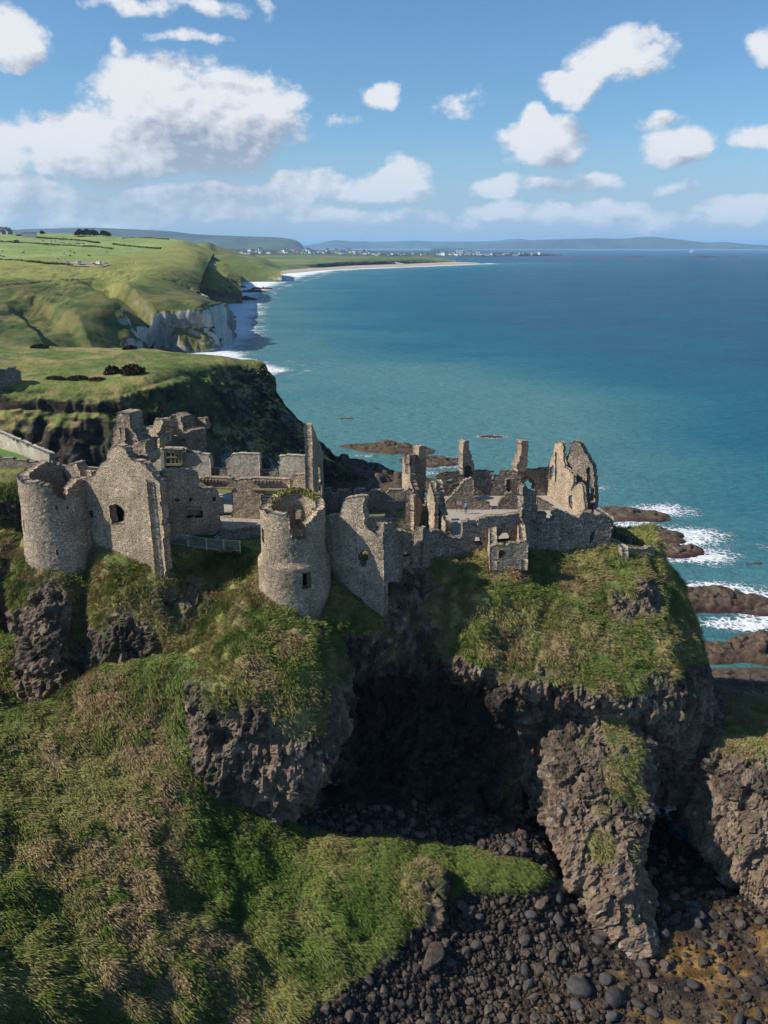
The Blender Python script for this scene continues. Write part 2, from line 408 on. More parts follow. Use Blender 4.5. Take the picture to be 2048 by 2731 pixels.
CR = [  # one list per column, from the castle platform's rim down to below the ground
 [(30,1505,97),(26,1560,95),(30,1640,93),(44,1720,91),(60,1800,89),(80,1880,87),(100,1990,88)],
 [(130,1525,93.5),(130,1590,91),(135,1680,89.5),(145,1760,88),(150,1830,87),(155,1900,87),(160,2000,88)],
 [(236,1452,97.5),(238,1550,94.5),(235,1650,92.5),(230,1740,90.5),(230,1820,89),(232,1900,88),(235,2000,88)],
 [(320,1500,94),(315,1580,91),(310,1680,88),(310,1760,86.5),(315,1830,85.5),(320,1900,86),(325,2000,88)],
 [(440,1555,91),(432,1615,90),(430,1680,88.5),(430,1745,86.8),(435,1820,85),(440,1900,85),(445,2000,87)],
 [(560,1478,97),(552,1560,93.5),(550,1640,90.5),(560,1720,86),(560,1800,82.5),(560,1890,82),(560,1990,84)],
 [(655,1500,95),(645,1600,90),(640,1680,85.5),(640,1760,82),(630,1860,80.2),(630,1980,80),(640,2110,82)],
 [(745,1640,85),(750,1690,83.2),(745,1750,81.2),(740,1830,79.8),(735,1940,79.6),(740,2060,81),(760,2180,84)],
 [(870,1540,89.5),(880,1620,86.5),(872,1700,85.5),(866,1800,86.5),(874,1920,88),(890,2060,84.5),(900,2200,80)],
 [(1020,1610,88.6),(1022,1680,88),(1025,1770,89.5),(1020,1870,92),(1020,1970,91),(1020,2080,86.5),(1020,2210,81)],
 [(1110,1500,92.5),(1120,1590,91.5),(1130,1690,90.8),(1140,1790,91.5),(1150,1890,92),(1150,2030,88.5),(1150,2220,81.5)],
 [(1240,1490,94.6),(1240,1580,91.5),(1250,1690,88.8),(1255,1800,87.3),(1265,1880,92.5),(1270,2030,89.5),(1280,2220,82)],
 [(1345,1510,92.5),(1340,1590,90.0),(1345,1690,88.5),(1345,1790,86.2),(1345,1850,84.9),(1340,2000,90.5),(1350,2220,82.5)],
 [(1460,1475,96.5),(1465,1570,92),(1470,1690,88),(1470,1790,85.5),(1475,1852,84.2),(1480,1980,89),(1490,2180,84)],
 [(1600,1470,97.5),(1605,1560,93),(1610,1690,88.3),(1620,1800,84.6),(1635,1870,83.4),(1650,1960,85),(1670,2100,88)],
 [(1720,1480,98),(1735,1570,94),(1760,1700,89.5),(1785,1830,85.6),(1800,1920,84.6),(1815,2020,87),(1830,2150,90)],
 [(1768,1488,101),(1800,1570,98.5),(1840,1690,94.5),(1880,1820,91.5),(1918,1915,90.4),(1955,2010,88.5),(1985,2100,88)],
 [(1764,1470,108),(1800,1550,106),(1836,1670,102),(1870,1790,100),(1905,1880,99),(1940,1970,98),(1970,2050,98)],
]
rows = [[c[r] for c in CR] for r in range(7)]
def top_row():
    out = []
    for c in CR:
        px, py, Y = c[0]; p = W(px, py, Y); q = np.array([p[0]*.985, Y+2.2, 39.7 if px < 1650 else 37.7]); out.append(q)
    return out
# express the rim row in pixel triples so that one loft makes the platform too
tr = []
for q in top_row():
    u, v = proj(q); tr.append((float(u), float(v), q[1]))
SOL = [solid_net([tr]+rows, 60, 150, [(33, 108), (31.5, 113), (30.5, 119.5), (20, 120.3), (6, 119.8), (2, 113), (-16, 112.8), (-19, 124.5), (-32, 125.5), (-44, 125)])]
SOL.append(solid_stack([(1640,640,800,82.5,9),(1700,620,850,80,11),(1770,590,880,77.5,13),(1850,530,905,75.4,15),(1930,508,925,74.2,17),(2000,500,930,73.4,18),(2060,503,920,73.2,18),(2120,520,895,73.4,17),(2170,560,860,74.2,14),(2205,600,800,75,11)]))
SOL.append(solid_stack([(2180,600,720,75.2,9),(2215,655,720,74,6),(2250,665,715,73.4,3.6),(2275,680,705,73.2,2)]))
SOL.append(solid_stack([(1885,1530,1610,86,10),(1930,1495,1700,84.2,11),(2000,1470,1728,82,11),(2100,1458,1732,79.2,12),(2200,1448,1728,76.4,14),(2290,1445,1702,74,17),(2370,1480,1692,72.0,18),(2450,1535,1692,70.4,17),(2530,1590,1695,69.0,16),(2590,1625,1700,68.4,15)]))
SOL.append(solid_stack([(2025,1890,2060,83,16),(2070,1858,2200,81,18),(2150,1838,2330,79,22),(2240,1822,2380,77.4,24),(2330,1822,2390,75.8,26),(2400,1840,2400,74.6,27),(2460,1860,2420,73.6,28),(2540,1850,2440,73,30)]))
SOL.append(solid_stack([(2300,2010,2300,76,14),(2380,1985,2320,74,14),(2440,2010,2330,72.6,15),(2500,2030,2340,71.8,16),(2580,2020,2340,71,17)]))
SOL.append(solid_stack([(2345,1070,1140,70.6,5),(2390,1050,1170,69,7),(2440,1040,1180,67.8,9),(2490,1035,1170,67.4,10),(2560,1030,1180,67,11)]))
SOL.append(solid_stack([(1500,70,215,96,9),(1570,85,200,92.5,9),(1650,75,215,90,10),(1730,80,215,88,11),(1820,90,240,86.5,12),(1900,100,250,86,12)]))
SOL.append(solid_stack([(1560,265,400,93,9),(1610,255,430,90.5,10),(1680,255,440,88,11),(1750,280,430,86,12),(1830,300,440,85,12)]))
# mainland cliff on the far left, under the garden walls
SOL.append(solid_stack([(1262,-420,135,127,7),(1330,-420,180,125,12),(1400,-420,205,124,30),(1460,-420,200,120,34),(1530,-420,66,110,40),(1600,-420,56,103,46),(1680,-420,50,98,52),(1780,-420,44,93.5,56),(1900,-420,40,91,58)]))
def union(solids, voxel):
    V = []; F = []; k = 0
    for v, f in solids: V.append(v); F.append(f+k); k += len(v)
    me = mesh_np('tmp', np.vstack(V), np.vstack(F)); o = bpy.data.objects.new('tmp', me); COL.objects.link(o)
    md = o.modifiers.new('r', 'REMESH'); md.mode = 'VOXEL'; md.voxel_size = voxel; md.adaptivity = 0
    dg = bpy.context.evaluated_depsgraph_get(); m2 = bpy.data.meshes.new_from_object(o.evaluated_get(dg))
    n = len(m2.vertices); V = np.empty(n*3, np.float32); m2.vertices.foreach_get('co', V); V = V.reshape(-1, 3).astype(float)
    m2.calc_loop_triangles(); lt = np.array([p.vertices[:] for p in m2.polygons if len(p.vertices) == 4], np.int64) if False else None
    L = np.empty(len(m2.loops), np.int32); m2.loops.foreach_get('vertex_index', L)
    tot = np.empty(len(m2.polygons), np.int32); m2.polygons.foreach_get('loop_total', tot)
    assert (tot == 4).all(); F = L.reshape(-1, 4).astype(np.int64)
    bpy.data.objects.remove(o); bpy.data.meshes.remove(me); bpy.data.meshes.remove(m2)
    return V, F
ROCKV, ROCKF = union(SOL, 0.24)
N = vnormals(ROCKV, ROCKF)
if (N[:, 2]*(ROCKV[:, 2] > 39)).sum() < 0: ROCKF = ROCKF[:, ::-1]; N = -N
# smooth the loft normals a little so noise moves along a steady direction
def rock_shape(V, N):
    plateau = (V[:, 2] > 37.2) & (N[:, 2] > .9) & (V[:, 1] > 95)
    big = fbm(V*[1, 1, .55], .11, 3, .5, 3)
    q = V+np.stack([fbm(V, .35, 2, .5, 5), fbm(V, .35, 2, .5, 6), fbm(V, .35, 2, .5, 7)], 1)*.7
    f1, f2, cid = worley(q*[1, 1, .62], .42, 11)
    g1, g2, gid = worley(q*[1, 1, .7], 1.15, 21)
    rg = fbm(V*[1, 1, .35], .30, 4, .55, 31, ridged=True)
    # grass or rock
    zz = V[:, 2]; pn = fbm(V, .16, 4, .55, 41)
    thr = lerp(.84, .02, sstep(22.5, 31.5, zz+pn*5+np.where(V[:, 0] < -18, -3.5, 0)))
    g = sstep(thr-.10, thr+.16, N[:, 2]+pn*.30+rg*.10)
    for (px, py, Y, r, w) in SPLAT:
        d = np.linalg.norm((V-W(px, py, Y))*[1, .6, 1], axis=1)/r
        g = np.clip(g+w*sstep(1.25, .45, d+.35*pn), 0, 1)
    rk = 1-g
    vs = fbm(V*[1, 1, .22], .9, 4, .6, 35, ridged=True); h1, h2, hid = worley(q*[1, 1, .8], 2.6, 25)
    d = big*1.1+rk*((cid-.5)*1.15-.30*sstep(.08, 0, f2-f1)+(gid-.5)*.6-.18*sstep(.1, 0, g2-g1)+rg*.75+vs*.42+(hid-.5)*.22)
    tus = fbm(V, .75, 3, .6, 51); d = d+g*(tus*.42+fbm(V*[1.2, 1, .5], .28, 2, .5, 53)*.9)
    d = np.where(plateau, np.clip(d*.12, -.1, .05), d)
    edge = sstep(37.2, 39.4, V[:, 2])
    d = lerp(d, np.clip(d, -.5, .15), edge)
    return d, g, cid, gid, rg, pn, (f2-f1)
# patches of grass (+) and bare rock (-): px, py, Y, radius in metres, weight
SPLAT = [(1660,2070,80,2.6,.9),(1560,1985,82,1.2,.4),(1600,2250,75.5,1.6,.9),(1690,2270,75,1.3,.9),(1700,2120,78.5,1.6,.8),(1640,1935,84.5,2.2,.8),(1600,2150,78.5,1.2,.5),(1700,2000,82,1.8,.7),(1840,2110,80,3.4,.9),(1960,2160,79,1.5,.7),(1830,2240,78,1.2,.7),
 (600,1800,79,3,.4),(800,1880,78,3.4,.8),(650,1830,80,3.0,.7),(1760,1700,90,5,.5),(1500,1650,89,7,.6),
 (650,2000,76,4.2,-1.2),(620,2120,76,4,-1.2),(800,2040,77,4,-1.0),(780,2200,77,4,-1.2),(130,1640,90,4.4,-1.0),(120,1760,88,4.0,-.9),(330,1700,88,3.4,-.8),(480,1600,91,3.2,-.75),(250,1760,90,3.5,-.8),(400,1720,88,2.4,-.7),
 (1095,1570,91,2.8,-1.1),(1060,1640,89,2.5,-.9),(1350,1800,86,1.6,-.5),(1720,1590,93,2.6,-1.0),(1650,1620,91.5,2.0,-.8),(1690,1555,95,1.4,-.6),(1140,1700,90,2.5,-.6),
 (1400,1880,86,4.5,-1.2),(1300,1860,87,2.5,-.9),(1560,1890,85,2.5,-.9),(1850,1880,88,4,-.9),(1790,1950,85,4,-.9),(1100,2400,69.5,1.7,1.0),(1065,2380,70,1.3,.8),(690,2260,74,3,-1.2),
 (860,1420,94,3,1.0),(1060,2040,87,5,-1.4),(1180,2060,87.5,5,-1.4),(960,2060,85.5,4.5,-1.4),(1290,2060,88,4,-1.4),(1180,1740,89,1.8,.7),(1220,1850,88,1.6,.6),(1050,1760,88,1.8,.6)]
d, G_, cid, gid, rg, pn, edg = rock_shape(ROCKV, N)
ROCKV = ROCKV+N*d[:, None]
ROCKV[:, 2] -= .5*sstep(35.3, 36.8, ROCKV[:, 2])*(ROCKV[:, 0] > -6)*(ROCKV[:, 1] < 98.5)
N2 = vnormals(ROCKV, ROCKF)
G_ = G_*sstep(-.25, .15, N2[:, 2]+.25)
hue = fbm(ROCKV, .22, 4, .6, 61); fine = fbm(ROCKV, 1.3, 3, .6, 63)
gc = cmix(GR, GY, sstep(-.35, .5, hue+fine*.35)); gc = cmix(gc, GB, sstep(-.1, .45, fbm(ROCKV, .3, 4, .6, 71)+fine*.25)*.8)
gc = cmix(gc, GR, sstep(1.0, .2, np.linalg.norm((ROCKV-W(1700, 1810, 86))*[1, .7, 1], axis=1)/4.5)*.8)
gc = cmix(gc, GR*1.15, sstep(1.0, .4, np.linalg.norm((ROCKV-W(1660, 1500, 97))*[1, .8, 1], axis=1)/4.0)*.8)
rc = cmix(RK, RK_L, sstep(.1, .9, gid)*.7); rc = cmix(rc, RK_D, sstep(.6, .95, cid)*.7)
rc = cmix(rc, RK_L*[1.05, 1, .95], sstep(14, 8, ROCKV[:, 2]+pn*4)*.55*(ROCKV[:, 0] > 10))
rc = cmix(rc, LICH, sstep(.93, .97, _h(*(np.floor(ROCKV*2.2).astype(np.int64).T), 5))*sstep(-.1, .4, pn+rg*.3)*.55)
rc = cmix(rc, RK_D*.75, sstep(-8, -3, ROCKV[:, 0])*sstep(19, 15, ROCKV[:, 0])*sstep(79, 81.5, ROCKV[:, 1])*sstep(27, 23, ROCKV[:, 2])*.85)  # recess rock coloured near black, standing in for its deep shade
rc = cmix(rc, GR_D, sstep(.2, .6, fbm(ROCKV, .5, 3, .6, 81))*sstep(-.1, .5, N2[:, 2])*.6)
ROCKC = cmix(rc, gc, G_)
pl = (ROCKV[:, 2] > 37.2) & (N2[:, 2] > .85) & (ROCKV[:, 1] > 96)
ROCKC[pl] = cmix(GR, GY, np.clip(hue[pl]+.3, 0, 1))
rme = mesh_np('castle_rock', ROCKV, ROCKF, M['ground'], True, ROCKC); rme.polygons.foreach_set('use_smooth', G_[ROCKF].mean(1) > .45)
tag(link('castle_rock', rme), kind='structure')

# ------------------------------------------------------------------ hillside, ledge and beach: one ground sheet
GP = [(-700,1900,74,0)]
GPT = []
def gp(px, py, z): GPT.append(onz(px, py, z))
for t in [(0,1900,26.5),(0,2100,25),(0,2300,22.6),(0,2500,21),(0,2731,19.6),(-300,2731,24.5),(-300,2300,26.5),(-300,1900,28.5),(250,1790,29.3),(420,1760,31.2),(250,2000,24.2),(250,2250,20.6),(250,2500,17.9),(250,2731,15.8),
          (450,1900,26),(450,2080,22.2),(500,2300,17.2),(500,2500,14.6),(500,2731,12.0),(535,1700,34.2),(505,1780,31),(498,1870,27.6),(492,1950,24.8),(490,2050,22.2),(500,2150,19.8),(520,2235,17.6),(560,2260,16.6),(640,2275,15.2),(700,2500,11.2),(700,2731,8.8),
          (750,2260,13.6),(900,2260,12.2),(1050,2265,11.4),(1250,2285,9.6),(1400,2300,8.6),(900,2400,10.4),(900,2530,9.0),(864,2731,7.2),(1050,2531,7.3),(1035,2430,8.6),(1185,2420,7.4),(1457,2300,7.6),
          (1200,2500,5.4),(1200,2731,3.2),(1000,2731,5.0),(1500,2731,1.7),(1450,2400,5.8),(1500,2550,3.2),(1900,2600,1.3),(1700,2731,1.1),(2048,2731,.9),(2300,2731,.6),(2048,2560,1.1),(1850,2520,1.6),(1780,2400,2.6),(2300,2500,.8)]:
    gp(*t)
for (x, y, z) in [(-60,70,33),(-60,100,27),(-45,100,22),(-48,92,24),(-30,95,20),(-10,100,10),(10,100,5),(30,100,1),(60,100,-2),(60,70,.2),(60,50,.2),(30,45,1.5),(0,45,6),(-30,40,15),(-60,40,27),(-16,80.5,18),(-12,80,15.5),(-20,82,21),(-8,82,13.5),(-5,86,13),(8,84,9),(20,86,4.5),(32,84,1.6),(45,84,.3),(22,74,4.4),(26,80,3.2),(-30,20,16),(0,20,7),(40,20,1),(-45,88,19),(-25,90,22)]:
    GPT.append(np.array([x, y, z], float))
GPT = np.array(GPT)
def tps_fit(X, z, lam=.4):
    n = len(X); d = np.linalg.norm(X[:, None]-X[None], axis=2)
    Kk = np.where(d > 0, d*d*np.log(np.maximum(d, 1e-9)), 0)+lam*np.eye(n)*10
    P = np.hstack([np.ones((n, 1)), X]); A = np.block([[Kk, P], [P.T, np.zeros((3, 3))]])
    return np.linalg.solve(A, np.concatenate([z, np.zeros(3)]))
TW = tps_fit(GPT[:, :2], GPT[:, 2])
def tps(X):
    out = np.zeros(len(X))
    for s in range(0, len(X), 40000):
        x = X[s:s+40000]; d = np.linalg.norm(x[:, None]-GPT[None, :, :2], axis=2)
        Kk = np.where(d > 0, d*d*np.log(np.maximum(d, 1e-9)), 0)
        out[s:s+40000] = Kk@TW[:-3]+TW[-3]+x@TW[-2:]
    return out
xs = np.arange(-70, 62, .24); ys = np.arange(24, 101, .24)
XX, YY = np.meshgrid(xs, ys); X2 = np.stack([XX.ravel(), YY.ravel()], 1)
z0 = tps(X2); P3 = np.column_stack([X2, z0])
P3b = P3*[1, 1, 0]
bn = fbm(P3b, .12, 3, .5, 101)
beach = sstep(7.9, 6.9, z0+bn*1.2)
# drooping tussocks run down the fall line (towards +x, -y)
uv = np.column_stack([(X2[:, 0]*.82-X2[:, 1]*.57), (X2[:, 0]*.57+X2[:, 1]*.82), np.zeros(len(X2))])
tus = fbm(uv*[.55, 1.15, 1], .55, 4, .6, 111); lump = fbm(P3b, .13, 3, .5, 113)
rdg = fbm(uv*[.4, 1, 1], .25, 3, .55, 117, ridged=True)
w1, w2_, wid = worley(P3b, .33, 119)
z1 = z0+(1-beach)*(tus*.6+lump*.8+rdg*.35+(.45-w1)*.75)+beach*(fbm(P3b, .2, 4, .5, 121)*.6+(wid-.5)*.25)
dr = np.linalg.norm(X2-np.array([34.0, 62.0]), axis=1)
P3[:, 2] = z1
hue = fbm(P3b, .10, 4, .6, 131); fine = fbm(P3b, .9, 3, .65, 133)
px_, py_ = proj(P3)
def splatw(c, r, soft=.5): return sstep(1.0, 1-soft, np.linalg.norm((X2-np.array(c)), axis=1)/r+hue*.35)
gcol = cmix(GR*.9, GR_D, sstep(-.2, .5, fine+hue*.5)); gcol = cmix(gcol, GY*.95, sstep(-.15, .6, hue+fine*.5+.1)*.7)
def gxy(px, py): 
    # ground point under a photograph pixel
    i = np.argmin((px_-px)**2+(py_-py)**2); return X2[i]
br = 0
for (px, py, r) in [(380,2000,5),(330,2250,7),(400,2150,5),(350,2450,6),(250,1850,5),(150,2000,4),(330,2600,4),(560,2560,3),(120,2300,4),(600,2500,3),(450,2650,3),(640,2700,3)]:
    br = np.maximum(br, splatw(gxy(px, py), r, .7))
gcol = cmix(gcol, GB*1.05, np.clip(br*sstep(-.35, .35, fine+.15), 0, 1)*.85)
gs = 0
for (px, py, r) in [(560,1760,4.5),(520,1850,4),(500,1960,3),(540,1700,3)]: gs = np.maximum(gs, splatw(gxy(px, py), r, .7))
gcol = cmix(gcol, [.14, .19, .05], gs*.8)
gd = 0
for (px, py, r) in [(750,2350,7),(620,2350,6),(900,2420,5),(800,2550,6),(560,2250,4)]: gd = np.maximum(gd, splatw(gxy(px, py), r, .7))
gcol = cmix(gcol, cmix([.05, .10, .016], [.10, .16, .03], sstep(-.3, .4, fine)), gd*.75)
bc = cmix(RK_D*.9, RK*.75, sstep(-.3, .5, fine+hue))
kelp = sstep(3.6, 2.0, z0+bn)*sstep(-.25, .25, fbm(P3b, .22, 4, .6, 141))
bc = cmix(bc, cmix([.12, .065, .018], [.36, .21, .065], sstep(-.2, .5, fine)), kelp*.85)
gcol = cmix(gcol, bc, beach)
cave_shade = sstep(75.2, 76.6, X2[:, 1]+bn*1.5)*sstep(-19, -15.5, X2[:, 0]-(X2[:, 1]-73)*.35+bn)
gcol = cmix(gcol, cmix(RK_D*.8, RK*.6, sstep(-.2, .5, fine)), cave_shade)  # bare floor rock, with the cliff's shade put into its dark colour
beach = np.maximum(beach, cave_shade); BEACH0 = 1
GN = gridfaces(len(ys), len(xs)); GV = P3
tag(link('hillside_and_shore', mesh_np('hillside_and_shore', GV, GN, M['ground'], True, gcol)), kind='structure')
BEACH = beach; GZ = z1.reshape(len(ys), len(xs))
def ground_z(x, y):
    fx = np.clip((np.asarray(x)-xs[0])/.24, 0, len(xs)-2); fy = np.clip((np.asarray(y)-ys[0])/.24, 0, len(ys)-2)
    i = fx.astype(int); j = fy.astype(int); u = fx-i; v = fy-j
    return (GZ[j, i]*(1-u)+GZ[j, i+1]*u)*(1-v)+(GZ[j+1, i]*(1-u)+GZ[j+1, i+1]*u)*v

# ------------------------------------------------------------------ the coast beyond
CARVE = {}
def relief(name, rows, nr, nc, amp, freq, colf, mat, s=0, gully=None, vert=1.0):
    P = np.array([[W(p[0], p[1], p[2]) for p in r] for r in rows])
    P = catmull(P, nr); P = np.swapaxes(catmull(np.swapaxes(P, 0, 1), nc), 0, 1)
    V = P.reshape(-1, 3); F = gridfaces(nr, nc); Nn = vnormals(V, F)
    flip = Nn[:, 2].mean() < 0
    if flip: F = F[:, ::-1]; Nn = -Nn
    steep = sstep(.75, .35, Nn[:, 2])
    D = amp*(fbm(V*[1, 1, vert], freq, 5, .55, s)*(.35+.65*steep)+steep*.5*fbm(V*[1, 1, .4], freq*3, 4, .6, s+5, ridged=True)+steep*.35*fbm(V*[1, 1, .15], freq*6, 2, .5, s+6))
    if gully: ga, gf, gm, ys_ = gully; D = D-ga*gm(V)*(1-steep)*(sstep(-.2, .8, fbm(V*[1, ys_, 1], gf, 5, .6, s+8, ridged=True))+.5*fbm(V, gf*3, 5, .65, s+9))
    if gully:
        for (ax, ay, bx, by, wd_, dp_) in CARVE.get(name, []):
            a_ = np.array([ax, ay]); b_ = np.array([bx, by]); ab = b_-a_; tt = np.clip(((V[:, :2]-a_)@ab)/(ab@ab), 0, 1)
            dd = np.linalg.norm(V[:, :2]-(a_+tt[:, None]*ab), axis=1)+fbm(V, .03, 3, .6, 77)*wd_*.35
            V = V-np.array([0, 0, 1.0])*(dp_*sstep(wd_, wd_*.45, dd)*sstep(0, .25, tt+.12))[:, None]
    V = V+Nn*D[:, None]; Nn = vnormals(V, F)
    me = mesh_np(name, V, F, mat, True, colf(V, Nn))
    o = tag(link(name, me), kind='structure')
    return V, F, o
def DK(rows): return [[(p[0]*K, p[1]*K, p[2]) for p in r] for r in rows]
def col_head(V, N):
    h = fbm(V, .06, 5, .6, 201); f = fbm(V, .5, 4, .65, 203)
    g = sstep(.54, .86, N[:, 2]+h*.26+f*.12)
    ridge = sstep(1.0, .3, np.abs((V[:, 0]+58)/16-h*.4))*.9
    g = np.clip(g+ridge*.38*sstep(-.1, .3, N[:, 2]), 0, 1)
    gc = cmix(GR, GY*[1, .95, .9], sstep(-.3, .5, h+f*.5)); gc = cmix(gc, GB, sstep(.1, .5, fbm(V, .12, 4, .6, 205)+f*.2)*.6)
    rc = cmix(RK_D*.9, RK*.7, sstep(-.3, .5, f)); rc = cmix(rc, [.045, .052, .022], sstep(-.1, .5, h)*.6)
    rc = cmix(rc, [.30, .31, .31], sstep(.22, .5, fbm(V, .25, 4, .6, 207))*sstep(-.2, .3, h)*.5)
    return cmix(rc, gc, g)
H1 = [[(-420,975,310),(0,965,305),(300,965,300),(520,985,295),(620,1000,290),(690,1010,282),(735,1060,276),(800,1180,270),(900,1275,275)],
      [(-420,922,276),(0,921,272),(250,928,272),(430,936,271),(560,950,268),(640,958,266),(705,966,264),(740,1020,262),(890,1215,264)],
      [(-420,975,222),(0,980,225),(250,985,225),(420,968,238),(545,965,248),(640,968,256),(712,985,259),(742,1035,258),(880,1208,260)],
      [(-420,1015,203),(0,1018,204),(250,1030,203),(420,1010,212),(530,1010,232),(630,1010,249),(705,1020,254),(745,1060,254),(885,1215,256)],
      [(-420,1080,196),(0,1090,197),(250,1100,197),(420,1100,206),(550,1120,222),(640,1110,240),(715,1100,248),(775,1120,250),(900,1228,253)],
      [(-420,1180,192),(0,1190,193),(250,1200,193),(420,1200,202),(560,1220,214),(660,1220,230),(750,1210,242),(840,1215,246),(930,1252,252)],
      [(-420,1330,188),(0,1330,190),(250,1320,190),(420,1320,198),(570,1310,208),(700,1300,226),(800,1290,242),(900,1285,250),(1000,1285,256)]]
HV, HF, _ = relief('near_headland', H1, 300, 460, 5.5, .035, col_head, M['mid'], 3, (1.6, .09, lambda V: sstep(41.5, 38, V[:, 2]), 1.0))
def col_coast(V, N):
    h = fbm(V, .008, 5, .6, 211); f = fbm(V, .06, 4, .6, 213)
    u, v = proj(V); u = u/K; v = v/K
    g = sstep(.34, .60, N[:, 2]+h*.2+f*.12)
    chalk = (V[:, 1] < 1150)*sstep(-208, -198, V[:, 0]+np.where(V[:, 1] > 1050, 400, np.where(V[:, 1] > 700, 30, 0)))*sstep(54, 42, V[:, 2]+h*10)
    rc = cmix(RK, RK_L, sstep(-.3, .5, f)); ck = cmix(CHALK*.5, CHALK, sstep(-.35, .3, fbm(V*[1, 1, .16], .06, 5, .65, 217))); ck = cmix(ck, [.12, .11, .10], sstep(.25, .5, fbm(V*[1, 1, .12], .11, 4, .6, 219))*.7)
    ck = cmix(ck, [.30, .22, .15], sstep(.25, .6, f)*.5)
    rc = cmix(rc, ck, chalk)
    grass = cmix([.085, .14, .03], [.15, .17, .05], sstep(-.3, .4, h+f*.3))
    rough = cmix([.048, .078, .02], [.14, .13, .045], sstep(-.3, .4, f+h*.5))  # rough grass, darkened to carry the shade of slopes facing off the sun
    field = sstep(1000, 1120, V[:, 1]+h*30)*sstep(-330, -395, V[:, 0]+.05*(V[:, 1]-1000)+h*25+f*6)
    low = sstep(640, 720, V[:, 1]+h*20)*sstep(-180, -250, V[:, 0]-.0*V[:, 1]+h*30)
    fc = cmix([.20, .27, .075], [.26, .31, .10], sstep(-.2, .3, h))
    gc = cmix(rough, [.26, .265, .07], low*.8)
    gc = cmix(gc, fc, field)
    return cmix(rc, gc, g)
_a = W(212*K, 606*K, 705); _b = W(296*K, 700*K, 612); _c = W(60*K, 640*K, 600); _d = W(150*K, 735*K, 515)
CARVE = {'chalk_headland': [(_a[0], _a[1], _b[0], _b[1], 18, 12), (_c[0], _c[1], _d[0], _d[1], 16, 7)]}
C1 = DK([[(-340,520,2700),(0,515,2600),(150,518,2600),(240,524,2500),(320,526,2500),(400,534,2400),(440,545,2300),(462,556,2200)],
      [(-340,507,2100),(0,504,2000),(150,505,2000),(240,511,1900),(320,513,1900),(390,520,1800),(432,533,1700),(462,547,1600)],
      [(-340,530,1500),(0,528,1500),(150,530,1500),(240,534,1450),(320,538,1400),(390,545,1300),(425,554,1250),(448,572,1200)],
      [(-340,564,1000),(0,564,1000),(150,566,990),(240,567,980),(310,571,950),(365,580,900),(405,600,850),(432,618,820)],
      [(-340,600,690),(0,602,690),(130,606,680),(205,607,680),(290,600,740),(370,608,770),(425,632,775),(462,652,775)],
      [(-340,640,610),(0,640,610),(150,640,600),(240,648,600),(306,655,632),(390,652,645),(440,654,650),(474,662,716)],
      [(-340,695,530),(0,695,530),(150,695,545),(255,705,575),(306,705,618),(396,708,632),(448,710,642),(478,700,710)],
      [(-340,770,470),(0,770,470),(150,768,500),(262,762,545),(306,764,608),(400,770,622),(455,760,634),(480,740,700)]])
CV, CF, coast = relief('chalk_headland', C1, 460, 460, 14, .012, col_coast, M['far'], 7, (4.5, .014, lambda V: sstep(960, 780, V[:, 1])*sstep(8, 30, V[:, 2])*np.maximum(sstep(-212, -232, V[:, 0]), sstep(745, 775, V[:, 1])), .4))
C2 = DK([[(330,562,1500),(390,556,1500),(430,556,1500),(480,566,1450),(520,590,1350)],
      [(330,580,1300),(390,566,1290),(430,568,1280),(478,582,1250),(520,606,1230)],
      [(330,610,1215),(390,600,1215),(430,598,1215),(486,606,1212),(521,625,1212)],
      [(330,660,1180),(390,655,1180),(430,655,1190),(490,656,1190),(523,656,1200)]])
relief('basalt_headland', C2, 120, 200, 14, .012, col_coast, M['far'], 9)
def col_links(V, N):
    h = fbm(V, .004, 5, .6, 221); f = fbm(V, .03, 4, .6, 223)
    g = sstep(.55, .8, N[:, 2]+h*.2)
    rc = cmix(RK_L, CHALK, sstep(-.3, .3, f))
    gc = cmix([.10, .14, .04], [.22, .22, .08], sstep(-.3, .4, h+f*.3))
    return cmix(rc, gc, g)
C3 = DK([[(360,548,2700),(440,526,2600),(470,532,2600),(510,545,2600),(560,557,2500),(607,575,2350)],
      [(360,560,2300),(435,531,2250),(470,540,2250),(515,552,2250),(560,562,2200),(606,581,2150)],
      [(360,585,2050),(440,575,2050),(480,575,2050),(520,575,2060),(565,577,2060),(606,586,2040)],
      [(360,620,1850),(440,620,1850),(480,618,1900),(520,618,1960),(570,611,2000),(609,607,2010)]])
relief('far_cliffs', C3, 110, 240, 16, .008, col_links, M['far'], 11)
C4 = DK([[(480,551,6200),(560,551,6200),(640,552,6200),(700,553,6200),(780,554,6200),(860,555,6100),(930,556,6000),(985,562,5600)],
      [(480,553,4800),(560,555,4700),(640,556,4600),(700,557,4500),(780,558,4500),(860,557,4500),(930,558.5,4800),(985,564,5000)],
      [(480,565,3700),(560,566,3600),(640,566,3600),(700,565.5,3700),(780,562,3900),(860,563,4100),(930,564,4500),(985,566.5,4800)],
      [(480,590,3000),(560,583,3000),(610,578,3150),(650,576,3350),(700,574.5,3620),(780,571.5,3900),(860,569.5,4150),(990,566.6,4950)],
      [(480,606,2600),(560,598,2700),(612,591,2650),(650,585,3000),(700,579,3500),(780,575,3850),(860,572,4150),(995,567.5,4950)]])
relief('golf_links', C4, 110, 320, 10, .006, col_links, M['far'], 13)
